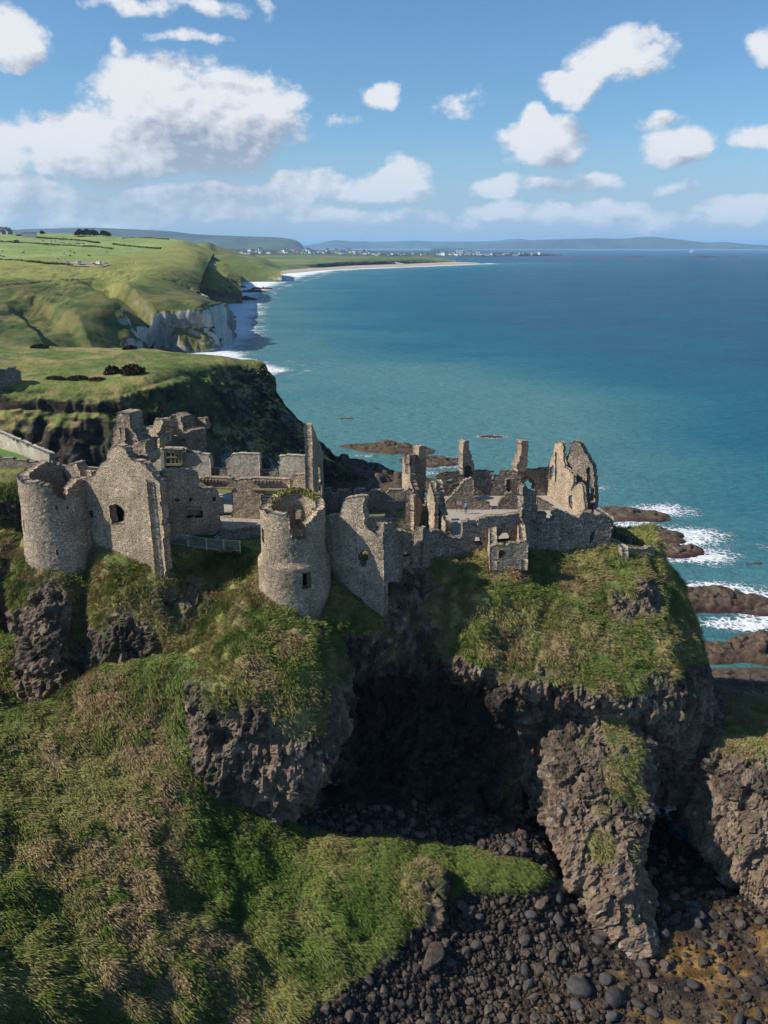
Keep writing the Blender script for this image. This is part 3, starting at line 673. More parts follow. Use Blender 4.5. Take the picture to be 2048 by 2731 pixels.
# sand beach: flat sheet a little above the sea
shore_d = [(575,602),(607,592),(650,588),(700,583.5),(760,580.5),(800,578.5),(850,577),(900,575),(950,573),(1000,571),(1052,569.2)]
inner_d = [(575,596),(607,586),(650,581),(700,578),(760,574),(800,572.5),(850,571),(900,569),(950,567),(985,565.8),(1040,568.0)]
a = catmull(np.array([onz(x*K, y*K, .6)[:3] for x, y in shore_d]), 200); b = catmull(np.array([onz(x*K, y*K, 4.0) for x, y in inner_d]), 200)
t = np.linspace(0, 1, 8)[:, None, None]; V = (a*(1-t)+b*t).reshape(-1, 3)
F = gridfaces(8, 200)
if vnormals(V, F)[:, 2].mean() < 0: F = F[:, ::-1]
tag(link('beach', mesh_np('beach', V, F, M['far'], True, cmix(SAND*.8, SAND, np.clip(t+np.zeros((8, 200, 1)), 0, 1).ravel()))), kind='structure')
sp_ = [(775,573),(800,563.5),(830,562.5),(860,567),(880,571)]
V = np.array([W(x*K, y*K, 4050) for x, y in [(760,574.5),(790,565),(808,562),(835,563),(862,567),(885,572),(830,573.5)]])
mb = MB(); 
c = V.mean(0); c = c+np.array([0, -30, 0])
for i in range(len(V)): mb.poly([c, V[i], V[(i+1) % len(V)]])
tag(mb.build('sand_dune_face', simple('dune_sand', tuple(SAND*.9), .95, 0, .01, .1)), kind='structure')
def col_town(V, N):
    h = fbm(V, .003, 4, .6, 231)
    return cmix([.03, .05, .025], [.09, .11, .04], sstep(-.3, .3, h))
C5 = DK([[(380,538,13000),(460,536,12500),(560,538,12000),(650,540,12000),(760,541.5,11500),(860,543.5,11000),(960,543,10500),(1060,544.5,10500),(1160,546.5,10500),(1200,549,10500),(1242,553.1,10800)],
      [(380,541,9500),(460,540,9300),(560,541,9100),(650,541.5,9000),(760,543,8800),(860,545,8700),(960,545,8700),(1060,546.5,8900),(1160,547.5,9300),(1200,550,9700),(1243,553.2,10300)],
      [(380,552,7200),(460,552,7200),(560,553,7300),(650,553,7400),(760,553.5,7600),(860,554,7800),(960,554.7,8000),(1060,554.2,8500),(1160,553.9,9100),(1200,553.7,9600),(1244,553.4,10200)],
      [(380,565,6000),(460,562,6200),(560,560,6400),(650,558,6800),(760,557,7100),(860,556.4,7500),(960,555.5,7860),(1060,555,8400),(1160,554.4,9000),(1200,554.0,9500),(1245,553.6,10150)]])
TV, TF, _ = relief('town_headland', C5, 80, 420, 9, .002, col_town, M['far'], 15)
def col_hill(V, N):
    h = fbm(V, .0007, 5, .6, 241); g = sstep(-.2, .2, fbm(V, .002, 3, .6, 243))
    return cmix([.05, .065, .06], [.11, .14, .09], np.clip(h+.4, 0, 1)*.6+g*.4)
def hills(name, prof, Y, depth, base, seed, amp=12):
    r0 = [(x, y+7, Y+depth) for x, y in prof]; r1 = [(x, y, Y+depth*.4) for x, y in prof]; r2 = [(x, lerp(y, base, .35), Y+depth*.15) for x, y in prof]
    r3 = [(x, base+1.2, Y) for x, y in prof]
    relief(name, DK([r0, r1, r2, r3]), 40, 300, amp, .0008, col_hill, M['far'], seed)
hills('far_hill', [(-300,500),(0,497),(60,495),(130,493),(200,492),(300,496),(370,500),(420,506),(470,508.5),(540,511),(600,513),(635,518),(648,525),(656,533.5)], 14500, 3500, 540, 21)
hills('distant_hills', [(640,533),(680,527),(720,519),(760,521),(830,522),(900,520),(940,522),(1000,522),(1060,521),(1120,516),(1150,519),(1240,524)], 34000, 4000, 536.5, 23)
hills('distant_island', [(930,535),(1000,532),(1080,525),(1150,519),(1240,516),(1290,514.5),(1340,515.5),(1380,512.5),(1405,511.5),(1440,514.5),(1480,519),(1530,524),(1570,523),(1620,528),(1720,532.5)], 27000, 3500, 537, 25)

# ------------------------------------------------------------------ sea
WHITE = [ # foam centres: px, py, rx (m), ry (m), strength
 (1760,1362,15,10,.8),(1690,1385,8,14,.9),(1830,1430,17,12,1.0),(1700,1405,12,5,1.0),(1870,1480,11,8,1.0),(1780,1490,12,4,.85),(1620,1362,12,4,.6),(1930,1460,3,5,.4),
 (1900,1565,14,5,1.0),(1990,1590,13,7,1.1),(2040,1600,12,8,1.0),(2010,1665,13,5,1.0),(1930,1655,6,3,.7),(1960,1730,5,4.5,.95),(1990,1720,7,4,.6),(2060,1640,10,8,1.0),
 (1220,1235,7,7,1.1),(1200,1222,5,4,.8),(1310,1165,9,5,.85),(920,1118,9,4,.5),(1170,1240,12,8,.5),(960,1215,10,6,.5),(1130,1262,18,4,.6),(1010,1275,14,8,.5),(1600,1300,7,4,.55),(1630,1310,8,2.5,.45),
 (1010,1090,6,2,.2),(2030,1455,3,8,.5),(1940,1518,6,2,.4),(1050,1290,20,8,.45),(880,1260,12,4,.4)]
def foam_field(V):
    f = np.zeros(len(V))
    for (px, py, rx, ry, st) in WHITE:
        c = onz(px, py, 0); d = ((V[:, 0]-c[0])/rx)**2+((V[:, 1]-c[1])/ry)**2
        f = np.maximum(f, st*.88*np.exp(-d*1.2))
    return f
SH = np.array([onz(x*K, y*K, 0)[:2] for x, y in [(560,800),(470,775),(462,757),(480,735),(506,720),(505,690),(512,670),(520,655),(522,630),(560,614),(607,600),(640,591),(700,584),(760,581),(850,577.5),(950,573.5),(1052,569.5)]])
def dist_poly(X, P):
    d = np.full(len(X), 1e9)
    for a, b in zip(P[:-1], P[1:]):
        ab = b-a; t = np.clip(((X-a)@ab)/(ab@ab), 0, 1); d = np.minimum(d, np.linalg.norm(X-(a+t[:, None]*ab), axis=1))
    return d
r = np.geomspace(62, 120000, 620); th = np.concatenate([np.linspace(-180, -42, 16)[:-1], np.linspace(-42, 42, 620), np.linspace(42, 180, 16)[1:]])
th = np.radians(th); R, TH = np.meshgrid(r, th, indexing='ij')
V = np.stack([R*np.sin(TH), R*np.cos(TH), np.zeros_like(R)], -1).reshape(-1, 3)
ds = dist_poly(V[:, :2], SH); rr = np.hypot(V[:, 0], V[:, 1])
fo = foam_field(V)
wob = fbm(V, .012, 4, .6, 301)
band = lerp(22, 70, sstep(700, 2600, rr))
surf = np.exp(-(ds/(band*(1+.6*wob)))**2)*.95
wl = sstep(.25, .75, .5+.5*np.sin((ds+wob*30)/band*5.0))
surf = np.where(ds < band*2.2, np.maximum(surf, .62*wl*sstep(band*2.3, band*.7, ds+wob*18)), surf)*sstep(300, 560, rr)
fo = np.maximum(fo, surf)
shal = np.clip(.92*np.exp(-(ds/lerp(240, 520, sstep(600, 3000, rr)))**1.2)+.85*np.exp(-(((V[:, 0]-8)/150)**2+((V[:, 1]-330)/210)**2))+.30*np.exp(-(((V[:, 0]-70)/80)**2+((V[:, 1]-120)/120)**2)), 0, 1)
shal = np.clip(shal+wob*.22*sstep(6000, 1500, rr), 0, 1)
me = mesh_np('sea', V, gridfaces(len(r), len(th)), None, True, None, {'foam': fo, 'shal': shal})
if me.polygons[1000].normal.z < 0: me.flip_normals()
m, T, b = new_mat('sea_water'); p = pos(T)
fa = T.new('ShaderNodeAttribute', attribute_name='foam').outputs['Fac']; sa = T.new('ShaderNodeAttribute', attribute_name='shal').outputs['Fac']
cdv = T.new('ShaderNodeCameraData').outputs['View Distance']
ln = T.noise(p, .01, 4, .6)
sw = T.noise(T.vm('MULTIPLY', p, (.35, 1.0, 1)), .02, 4, .6)
shn = T.m('ADD', sa, T.m('MULTIPLY', T.m('SUBTRACT', sw, .5), .35), clamp=True)
deep = T.mix(T.mr(T.m('ADD', T.m('MULTIPLY', ln, .4), T.m('MULTIPLY', T.noise(T.vm('MULTIPLY', p, (.22, 1.0, 1)), .006, 5, .6), .6)), .36, .64), (.010, .060, .118), (.016, .082, .146))
mid = T.mix(T.mr(shn, 0, .55, 0, 1), deep, (.005, .118, .172))
wc = T.mix(T.mr(shn, .5, 1, 0, .8), mid, (.095, .225, .21))
stk = T.vm('MULTIPLY', p, (.45, 1.0, 1)); 
n1 = T.noise(stk, .55, 5, .65, .4); n2 = T.noise(p, 1.7, 3, .6); n3 = T.noise(stk, .09, 4, .6)
lace = T.vor(T.vm('ADD', p, T.vm('SCALE', T.noise(p, .8, 3, .6, col=True), scale=1.6)), .62, 'DISTANCE_TO_EDGE')
lace = T.mr(lace, 0, .22, .28, -.10)
big = T.noise(stk, .018, 4, .6)
nf = T.m('ADD', T.m('ADD', T.m('MULTIPLY', T.m('SUBTRACT', n1, .5), .9), T.m('MULTIPLY', T.m('SUBTRACT', n3, .5), .9)), lace)
nf = T.m('ADD', nf, T.m('MULTIPLY', T.m('SUBTRACT', big, .5), .7))
foam = T.mr(T.m('ADD', fa, T.m('MULTIPLY', nf, T.mr(fa, .02, .3, 0, 1))), .42, .74, 0, 1, True)
T.l.new(T.mix(foam, wc, (.78, .80, .80)), b.inputs['Base Color'])
T.l.new(T.mr(foam, 0, 1, .16, .9), b.inputs['Roughness']); b.inputs['IOR'].default_value = 1.33
b.inputs['Specular IOR Level'].default_value = 0.0
q1 = T.noise(T.vm('MULTIPLY', p, (.55, 1, 1)), .32, 6, .62, .3); q2 = T.noise(T.vm('MULTIPLY', p, (.5, 1, 1)), .06, 3, .5)
hgt = T.m('ADD', q1, T.m('MULTIPLY', q2, 1.5))
bn_ = T.new('ShaderNodeBump'); T.l.new(T.m('ADD', hgt, T.m('MULTIPLY', foam, .25)), bn_.inputs['Height']); bn_.inputs['Distance'].default_value = 1.9
T.l.new(T.mr(cdv, 200, 3500, 1.0, .55), bn_.inputs['Strength']); T.l.new(bn_.outputs[0], b.inputs['Normal'])
gl = T.new('ShaderNodeBsdfGlossy'); gl.inputs['Roughness'].default_value = .18; T.l.new(bn_.outputs[0], gl.inputs['Normal'])
fr_ = T.new('ShaderNodeFresnel'); fr_.inputs[0].default_value = 1.33; T.l.new(bn_.outputs[0], fr_.inputs['Normal'])
ff = T.m('MULTIPLY', T.m('MINIMUM', fr_.outputs[0], .24), T.m('SUBTRACT', 1.0, foam))
ms = T.new('ShaderNodeMixShader'); T.l.new(ff, ms.inputs[0]); T.l.new(b.outputs[0], ms.inputs[1]); T.l.new(gl.outputs[0], ms.inputs[2])
T.l.new(ms.outputs[0], T.n['Material Output'].inputs['Surface'])
me.materials.append(m)
tag(link('sea', me), kind='structure')
# sea bed under the inlets near the shore, so that nothing shows below the ground sheet's rim

# ------------------------------------------------------------------ rocks in the sea
def sea_rock(px, py, rx, ry, h, seed, label, wet=.5, rot=0.0, top=.8):
    c = onz(px, py, 0); nr, na = 46, 110
    rr_ = np.linspace(0, 1.15, nr)[:, None]; a = np.linspace(0, 2*np.pi, na, endpoint=False)[None]
    ux = rr_*np.cos(a); uy = rr_*np.sin(a); Q = np.stack([ux*rx, uy*ry, 0*ux], -1).reshape(-1, 3)
    wobb = 1+.28*fbm(np.stack([np.cos(a)[0]*1.6, np.sin(a)[0]*1.6, np.full(na, seed)], 1), 1, 3, .6, seed)
    Q = Q*np.repeat(wobb[None], nr, 0).reshape(-1, 1)
    cs, sn = math.cos(rot), math.sin(rot); Q = np.column_stack([Q[:, 0]*cs-Q[:, 1]*sn, Q[:, 0]*sn+Q[:, 1]*cs, Q[:, 2]])
    rad = np.repeat(rr_, na, 1).ravel(); f1, f2, cid = worley(Q+seed*31, .35 if rx > 8 else .6, seed)
    Q[:, 2] = h*(np.clip(1-rad**3, -.4, 1)*(top+.5*fbm(Q, 2.2/rx, 4, .55, seed)+(cid-.5)*.45)-.12*sstep(.15, 0, f2-f1))-.25
    fi = fbm(Q, .8, 4, .6, seed+3)
    rc = cmix(RK*.62, RK_L*.55, sstep(-.4, .4, fi)); rc = cmix(rc, [.11, .08, .04], sstep(0, .5, fbm(Q, .15, 3, .6, seed+5))*.6)
    rc = cmix(rc, [.055, .022, .022], sstep(.9, .25, Q[:, 2]/max(h*.5, .6)+fi*.3)*wet)
    Q[:, :2] += c[:2]
    F = gridfaces(nr, na, True)
    if vnormals(Q, F)[:, 2].mean() < 0: F = F[:, ::-1]
    return tag(link('sea_rock', mesh_np('sea_rock', Q, F, M['ground'], True, rc)), label, 'rock', 'wave washed rocks in the sea')
sea_rock(1035,1198,20,8.5,3.2,1,'long dark rock reef in the sea beyond the crenellated wall',.2,-.28)
sea_rock(1150,1232,13,9,2.0,2,'flat brown rock shelf with surf at its right tip beyond the chimneys',.6,-.1)
sea_rock(1085,1292,20,5,1.8,3,'low dark wet rocks behind the tall ruined chimney fragment',.4,0)
sea_rock(900,1265,20,12,7.0,4,'black boulder shelf at the foot of the near headland',.2,0)
sea_rock(985,1295,30,12,4.0,5,'broad dark wave cut platform behind the crenellated wall',.2,0)
sea_rock(1314,1165,6,2.2,.9,6,'small reddish reef awash with white foam, left of the second chimney',1.0)
sea_rock(922,1117,5,1.6,.6,7,'thin dark reef breaking the water to the right of the near headland',.5)
sea_rock(1005,1090,4,1.2,.35,8,'faintest thin reef, farthest out of the small ones',.5)
sea_rock(1665,1374,15.5,6,2.4,9,'brown rock shelf with a round pool, beside the end wall of the castle',.7,-.12)
sea_rock(1742,1428,9,6.5,2.2,10,'rugged brown rock beside the viewing terrace, surf on its right',.7,-.2)
sea_rock(1800,1470,9,5.5,1.9,11,'reddish weed covered rock at the end of the surf',1.0,-.2)
sea_rock(1790,1478,4,2,1.0,12,'small outer rock with white water in front',1.0)
sea_rock(1895,1608,15,6.2,3.6,13,'big sloping brown rock shelf with waves washing over it, right edge',.8,-.1,.85)
sea_rock(2010,1618,11,5,1.6,14,'low wet rock shelf draped in foam at the right edge',.9,-.1)
sea_rock(1895,1745,13,4.5,2.6,15,'rock ledge half in shadow at the foot of the castle rock',.3,0)
sea_rock(2040,1740,8,7,3.4,16,'rounded brown rock at the right edge with churning water on its left',.5)
sea_rock(1990,1830,18,7,2.0,17,'black rock platform in the shadow of the castle rock',.2)
sea_rock(1960,1905,16,7,2.2,18,'black rock shelf with pools in deep shade, right of the castle rock',.2)
sea_rock(2030,1990,14,6,1.6,19,'shaded rocks behind the low right hand crag',.2)
sea_rock(1790,1530,2.2,1,.6,20,'tiny dark reef just off the grassy edge of the castle rock',.4)
sea_rock(2010,1503,4,1.5,.4,21,'submerged reef with a streak of foam near the right edge',.4)
sea_rock(1730,1378,4.5,2.2,.9,22,'dark red boulders at the tip of the brown shelf',1.0)
sea_rock(645,767,10,6,5,31,'dark stump of rock in the surf below the far cliffs',.2)
sea_rock(700,771,22,7,5,32,'low flat reef in the surf off the far cliffs',.3)
sea_rock(655,800,20,9,6,33,'ochre boulder in white surf under the middle headland',.0)
sea_rock(672,779,30,10,5,34,'pale rock shelf in white surf beside the far cliffs',.1)
sea_rock(1685,685,120,25,9,35,'low black skerry near the horizon, leftmost of the three',.1)
sea_rock(1870,685.5,160,25,11,36,'longest low black skerry near the horizon',.1)
sea_rock(1955,686,70,25,8,37,'low black skerry near the horizon, rightmost of the three',.1)
# rock arch in the chalk headland

# ------------------------------------------------------------------ masonry
def Z(n, x, y):
    ox, oy = {1: (0, 1080), 2: (420, 1080), 3: (840, 1080), 4: (1260, 1080), 5: (0, 1100), 6: (360, 1100), 7: (1040, 1140), 8: (1560, 1300)}[n]
    k = {1: .33755, 2: .33755, 3: .33755, 4: .33755, 5: .16878, 6: .217, 7: .217, 8: .29415}[n]
    return (ox+x*k, oy+y*k)
def inpoly(X, Y, P):
    r = np.zeros(X.shape, bool); P = np.asarray(P, float); j = len(P)-1
    for i in range(len(P)):
        xi, yi = P[i]; xj, yj = P[j]
        c = ((yi > Y) != (yj > Y)) & (X < (xj-xi)*(Y-yi)/(yj-yi+1e-12)+xi)
        r ^= c; j = i
    return r
MSEED = [0]
def masonry(name, parent, mat, S, Zr, keep, posf, th, wrap=False, jit=.06, ext=0):
    """S, Zr: grid lines; keep[iz, is]: which cells are stone; posf(s, z, t) -> xyz arrays"""
    MSEED[0] += 1; g = np.random.default_rng(MSEED[0])
    nz, ns = keep.shape
    for i in range(ns):
        w = np.where(keep[:, i])[0]
        if len(w) and ext: keep[max(0, w[0]-ext):w[0], i] = True
    nsv = ns if wrap else ns+1
    SS, ZZ = np.meshgrid(S[:nsv], Zr); ds = S[1]-S[0]; dz = Zr[1]-Zr[0]
    js = g.uniform(-.24, .24, SS.shape)*ds; jz = g.uniform(-.24, .24, SS.shape)*dz
    q = np.column_stack([(SS*(1 if not wrap else 4)).ravel(), ZZ.ravel(), np.full(SS.size, MSEED[0]*3.7)])
    big = (fbm(q, .35, 3, .55, MSEED[0])*.10).reshape(SS.shape)
    Vf = posf(SS+js, ZZ+jz, -g.uniform(0, jit, SS.shape)*1.6+big); Vb = posf(SS+js, ZZ+jz, th+g.uniform(-jit, jit, SS.shape)+big)
    V = np.concatenate([Vf.reshape(-1, 3), Vb.reshape(-1, 3)]); nb = SS.size
    idx = lambda iz, i: iz*nsv+(i % nsv)
    iz, ii = np.where(keep); a, b, c, d = idx(iz, ii), idx(iz, ii+1), idx(iz+1, ii+1), idx(iz+1, ii)
    F = [np.stack([a, b, c, d], 1), np.stack([a+nb, d+nb, c+nb, b+nb], 1)]
    kp = np.pad(keep, 1); 
    if wrap: kp[:, 0] = np.pad(keep[:, -1], 1); kp[:, -1] = np.pad(keep[:, 0], 1)
    def side(mask, p0, p1):
        z_, i_ = np.where(mask); u, v = p0(z_, i_), p1(z_, i_); F.append(np.stack([u, u+nb, v+nb, v], 1))
    side(keep & ~kp[1:-1, :-2], lambda z_, i_: idx(z_, i_), lambda z_, i_: idx(z_+1, i_))
    side(keep & ~kp[1:-1, 2:], lambda z_, i_: idx(z_+1, i_+1), lambda z_, i_: idx(z_, i_+1))
    side(keep & ~kp[:-2, 1:-1], lambda z_, i_: idx(z_, i_+1), lambda z_, i_: idx(z_, i_))
    side(keep & ~kp[2:, 1:-1], lambda z_, i_: idx(z_+1, i_), lambda z_, i_: idx(z_+1, i_+1))
    F = np.vstack([f for f in F if len(f)])
    u, inv = np.unique(F, return_inverse=True); V = V[u]; F = inv.reshape(F.shape)
    org = np.array(parent.location) if parent is not None else np.zeros(3)
    me = mesh_np(name, V-org, F, mat); return link(name, me, parent)
def wall(name, parent, P0, P1, outline, holes=(), th=.9, mat='stone', cell=.21, rag=.10, ext=5, away=None, jit=.05):
    """P0, P1: (px, py, Y) on the wall's line; outline and holes: photograph pixels seen on its face"""
    p0 = W(*P0); p1 = W(*P1); t = p1[:2]-p0[:2]; t /= np.linalg.norm(t); n = np.array([-t[1], t[0]])
    C = np.array([0, 0, HC])
    if away is None: 
        if n@p0[:2] < 0: n = -n
    else: n = n*away
    def tosz(px, py):
        d = ray(px, py); k = ((p0[:2]-C[:2])@n)/(d[:2]@n); q = C+k*d
        return ((q[:2]-p0[:2])@t, q[2])
    O = np.array([tosz(*p) for p in outline]); Hs = [np.array([tosz(*p) for p in h]) for h in holes]
    s0, s1 = O[:, 0].min(), O[:, 0].max(); z0, z1 = O[:, 1].min()-ext*cell, O[:, 1].max()
    ns = max(2, int(round((s1-s0)/cell))); nz = max(2, int(round((z1-z0)/(cell*.85))))
    S = np.linspace(s0, s1, ns+1); Zl = np.linspace(z0, z1, nz+1)
    sc, zc = np.meshgrid((S[1:]+S[:-1])/2, (Zl[1:]+Zl[:-1])/2); MSEED[0] += 1
    q = np.column_stack([sc.ravel(), zc.ravel(), np.full(sc.size, MSEED[0]*1.9)])
    ox = fbm(q, 1.3, 2, .6, MSEED[0]).reshape(sc.shape)*rag*1.6; oz = fbm(q, 1.1, 2, .6, MSEED[0]+50).reshape(sc.shape)*rag*1.4
    keep = inpoly(sc+ox, zc+oz, O)
    for h in Hs: keep &= ~inpoly(sc+ox*.5, zc+oz*.4, h)
    def posf(s, z, tt): return np.stack([p0[0]+t[0]*s+n[0]*tt, p0[1]+t[1]*s+n[1]*tt, z], -1)
    return masonry(name, parent, M[mat], S, Zl, keep, posf, th, jit=jit, ext=ext)
def wall_m(name, parent, a, b, top, z0, th=.9, mat='stone', cell=.21, holes=(), rag=.10, jit=.05):
    """plain metric wall from a to b (x, y); top = [(fraction, z)...]; thickness to the left of a->b"""
    a = np.array(a, float); b = np.array(b, float); L = np.linalg.norm(b-a); t = (b-a)/L; n = np.array([-t[1], t[0]])
    top = np.array(top); z1 = top[:, 1].max(); ns = max(2, int(round(L/cell))); nz = max(2, int(round((z1-z0)/(cell*.85))))
    S = np.linspace(0, L, ns+1); Zl = np.linspace(z0, z1, nz+1)
    sc, zc = np.meshgrid((S[1:]+S[:-1])/2, (Zl[1:]+Zl[:-1])/2); MSEED[0] += 1
    q = np.column_stack([sc.ravel(), zc.ravel(), np.full(sc.size, MSEED[0]*1.9)])
    keep = zc < np.interp(sc/L, top[:, 0], top[:, 1])+fbm(q, 1.2, 2, .6, MSEED[0]).reshape(sc.shape)*rag*1.5
    for (f0, f1, h0, h1) in holes: keep &= ~((sc/L > f0) & (sc/L < f1) & (zc > h0) & (zc < h1))
    def posf(s, z, tt): return np.stack([a[0]+t[0]*s+n[0]*tt, a[1]+t[1]*s+n[1]*tt, z], -1)
    return masonry(name, parent, M[mat], S, Zl, keep, posf, th, jit=jit)
def round_tower(name, parent, c, rfun, z0, topf, holes, th=1.0, mat='stone', cell=.21, jit=.06):
    """topf(angle in degrees: 0 = +x, 270 = towards the camera)"""
    r0 = rfun(z0+4); n = int(round(2*math.pi*r0/cell)); S = np.linspace(0, 2*math.pi, n+1); z1 = max(topf(a) for a in range(0, 360, 3))
    nz = int(round((z1-z0)/(cell*.85))); Zl = np.linspace(z0, z1, nz+1)
    sc, zc = np.meshgrid((S[1:]+S[:-1])/2, (Zl[1:]+Zl[:-1])/2); MSEED[0] += 1
    q = np.column_stack([(r0*np.cos(sc)).ravel(), (r0*np.sin(sc)).ravel(), zc.ravel()])
    top = np.vectorize(topf)(np.degrees(sc))
    keep = zc < top+fbm(q, .9, 3, .6, MSEED[0]).reshape(sc.shape)*.35
    dg = np.degrees(sc)
    for (a0, a1, h0, h1) in holes: keep &= ~((dg > a0) & (dg < a1) & (zc > h0) & (zc < h1))
    rf = np.vectorize(rfun)
    def posf(s, z, t): r = rf(z)-t; return np.stack([c[0]+r*np.cos(s), c[1]+r*np.sin(s), z], -1)
    return masonry(name, parent, M[mat], S, Zl, keep, posf, th, wrap=True, jit=jit)
def rubble_floor(name, parent, c, r, z, mat, n=40, amp=.25):
    """uneven disc"""
    nr = 14; R, A = np.meshgrid(np.linspace(0, r, nr), np.linspace(0, 2*np.pi, n, endpoint=False), indexing='ij')
    V = np.stack([c[0]+R*np.cos(A), c[1]+R*np.sin(A), np.full_like(R, z)], -1).reshape(-1, 3)
    V[:, 2] += fbm(V*[1, 1, 0], .8, 4, .6, 71)*amp; F = gridfaces(nr, n, True)
    if vnormals(V, F)[:, 2].mean() < 0: F = F[:, ::-1]
    org = np.array(parent.location); return link(name, mesh_np(name, V-org, F, mat, True), parent)
def A3(px, py, Y): return tuple(W(px, py, Y))
def Zs(n, pts): return [Z(n, *p) for p in pts]
def base(px, py, Y): return tuple(W(px, py, Y))

# left round tower -------------------------------------------------
c = (-42.1, 98.6); zt = 48.6
t1 = thing('round_tower', (c[0], c[1], 37), 'broken topped round tower at the far left, joined to the windowed gable wall', 'tower')
def top1(a):
    a = a % 360
    P = [(0, 48.3), (30, 47.2), (60, 46.0), (85, 46.2), (100, 49.0), (130, 49.6), (160, 49.0), (200, 48.7), (255, 48.6), (283, 48.2), (292, 46.6), (304, 46.3), (312, 47.7), (325, 48.5), (360, 48.3)]
    return float(np.interp(a, *zip(*P)))
round_tower('tower_wall', t1, c, lambda z: 4.35+max(0, 45-z)*.075, 32, top1, [(218, 222, 42, 43.4), (205, 212, 41.2, 42.6), (280, 284, 39.4, 40), (268, 270, 45.2, 45.6), (288, 290, 45.2, 45.6), (305, 307, 45.1, 45.5)], 1.3, 'stone')
rubble_floor('tower_floor', t1, c, 3.2, 43.5, M['stone'], amp=.5)
wall('stair_turret', t1, (*Z(5, 1010, 1080), 102.2), (*Z(5, 1260, 1080), 101.2), Zs(5, [(1000, 1000), (1010, 900), (1060, 870), (1070, 830), (1150, 820), (1160, 795), (1200, 820), (1240, 880), (1260, 920), (1265, 1090), (1010, 1110), (1030, 1000)]), th=1.6, ext=3)

# gatehouse ---------------------------------------------------------
g0 = W(440, 1555, 91.6); t2 = thing('gatehouse', tuple(g0), 'tall pointed gable of warm rubble stone with an arched window and leaning chimney', 'building')
wall('gable_wall', t2, (235, 1450, 97.6), (440, 1555, 91.6), Zs(1, [(620, 640), (640, 590), (730, 560), (800, 460), (850, 425), (848, 380), (888, 330), (930, 318), (985, 340), (1030, 430), (1080, 440), (1120, 455), (1190, 530), (1235, 588), (1252, 600), (1266, 700), (1300, 1200), (1307, 1395), (1200, 1415), (1050, 1370), (960, 1260), (940, 1150), (800, 1080), (700, 1070), (650, 1160)]),
     [Zs(1, [(862, 795), (880, 785), (940, 785), (975, 825), (983, 940), (885, 940), (870, 860)]), Zs(1, [(712, 835), (737, 835), (742, 895), (720, 897)])], th=1.1, mat='stone_warm')
a_ = W(*Z(1, 1307, 1395), 91.6); b_ = W(*Z(1, 1350, 1190), 99.5)
zc_ = W(*Z(1, 1252, 600), 91.6)[2]
wall_m('side_wall', t2, (a_[0]-.15, a_[1]+.1), (b_[0]-1.2, b_[1]), [(0, zc_), (.4, zc_-.2), (.6, zc_-.9), (.75, zc_-.4), (1, zc_-.6)], 36.6, 1.0, 'stone_warm', holes=[(.25, .42, 40.5, 42.2)])
l_ = W(235, 1450, 97.6)
wall_m('rear_wall', t2, (b_[0]-1.2, b_[1]+.2), (l_[0]+1.5, l_[1]+6.5), [(0, zc_-.6), (.35, zc_+1.5), (.5, zc_+2.8), (.65, zc_+1.6), (1, zc_-2)], 38, 1.0, 'stone_warm')
wall_m('side_wall', t2, (l_[0]+1.3, l_[1]+6.5), (l_[0]+.2, l_[1]+.9), [(0, zc_-2), (1, zc_-.6)], 38, 1.0, 'stone_warm')
wall('chimney', t2, (*Z(1, 885, 430), 97.5), (*Z(1, 1165, 430), 95.5), Zs(1, [(912, 75), (950, 60), (1020, 80), (1030, 170), (1078, 240), (1085, 262), (1150, 290), (1166, 380), (1080, 440), (1000, 420), (930, 330), (885, 312), (900, 220), (913, 170)]), th=2.4, mat='stone', cell=.24, rag=.2, jit=.14)
wall('chimney_buttress', t2, (*Z(1, 885, 430), 97.1), (*Z(1, 1000, 430), 96.2), Zs(1, [(915, 180), (945, 170), (950, 240), (925, 318), (885, 312)]), th=.4, mat='stone_warm', cell=.2)
wall('chimney_buttress', t2, (*Z(1, 885, 430), 97.0), (*Z(1, 1000, 430), 96.1), Zs(1, [(960, 190), (985, 180), (985, 290), (955, 325), (940, 310)]), th=.4, mat='stone', cell=.2)

# ruined corner tower behind -----------------------------------------
t3 = thing('ruined_tower', base(*Z(6, 560, 480), 116), 'roofless broken tower of dark stone standing behind the oak bay window', 'building')
wall('left_wall', t3, (*Z(6, 95, 470), 117), (*Z(6, 300, 470), 113.5), Zs(6, [(92, 205), (130, 190), (170, 175), (225, 185), (235, 140), (245, 90), (335, 85), (345, 120), (300, 240), (270, 250), (300, 330), (305, 450), (160, 455), (105, 300)]), th=1.2, mat='stone_warm', ext=0)
wall('front_wall', t3, (*Z(6, 270, 470), 114), (*Z(6, 420, 470), 114.6), Zs(6, [(265, 260), (310, 238), (350, 250), (390, 285), (412, 300), (410, 380), (440, 430), (300, 445), (290, 330)]), th=1.3, mat='stone', ext=0)
wall('back_wall', t3, (*Z(6, 240, 470), 121.5), (*Z(6, 620, 470), 122), Zs(6, [(245, 90), (335, 85), (350, 125), (425, 110), (428, 65), (470, 35), (570, 22), (620, 40), (620, 470), (250, 470)]), th=1.2, mat='stone_grey', ext=2)
wall('right_wall', t3, (*Z(6, 590, 480), 114.2), (*Z(6, 880, 480), 117.0), Zs(6, [(580, 240), (605, 262), (700, 225), (870, 190), (878, 300), (880, 480), (620, 480), (600, 300)]), th=1.3, mat='stone_grey', ext=2)
wall('upper_block', t3, (*Z(6, 565, 480), 117.6), (*Z(6, 740, 480), 118.6), Zs(6, [(560, 65), (600, 40), (700, 35), (735, 70), (738, 185), (700, 210), (600, 240), (575, 140)]), th=3.0, mat='stone_grey', ext=0)
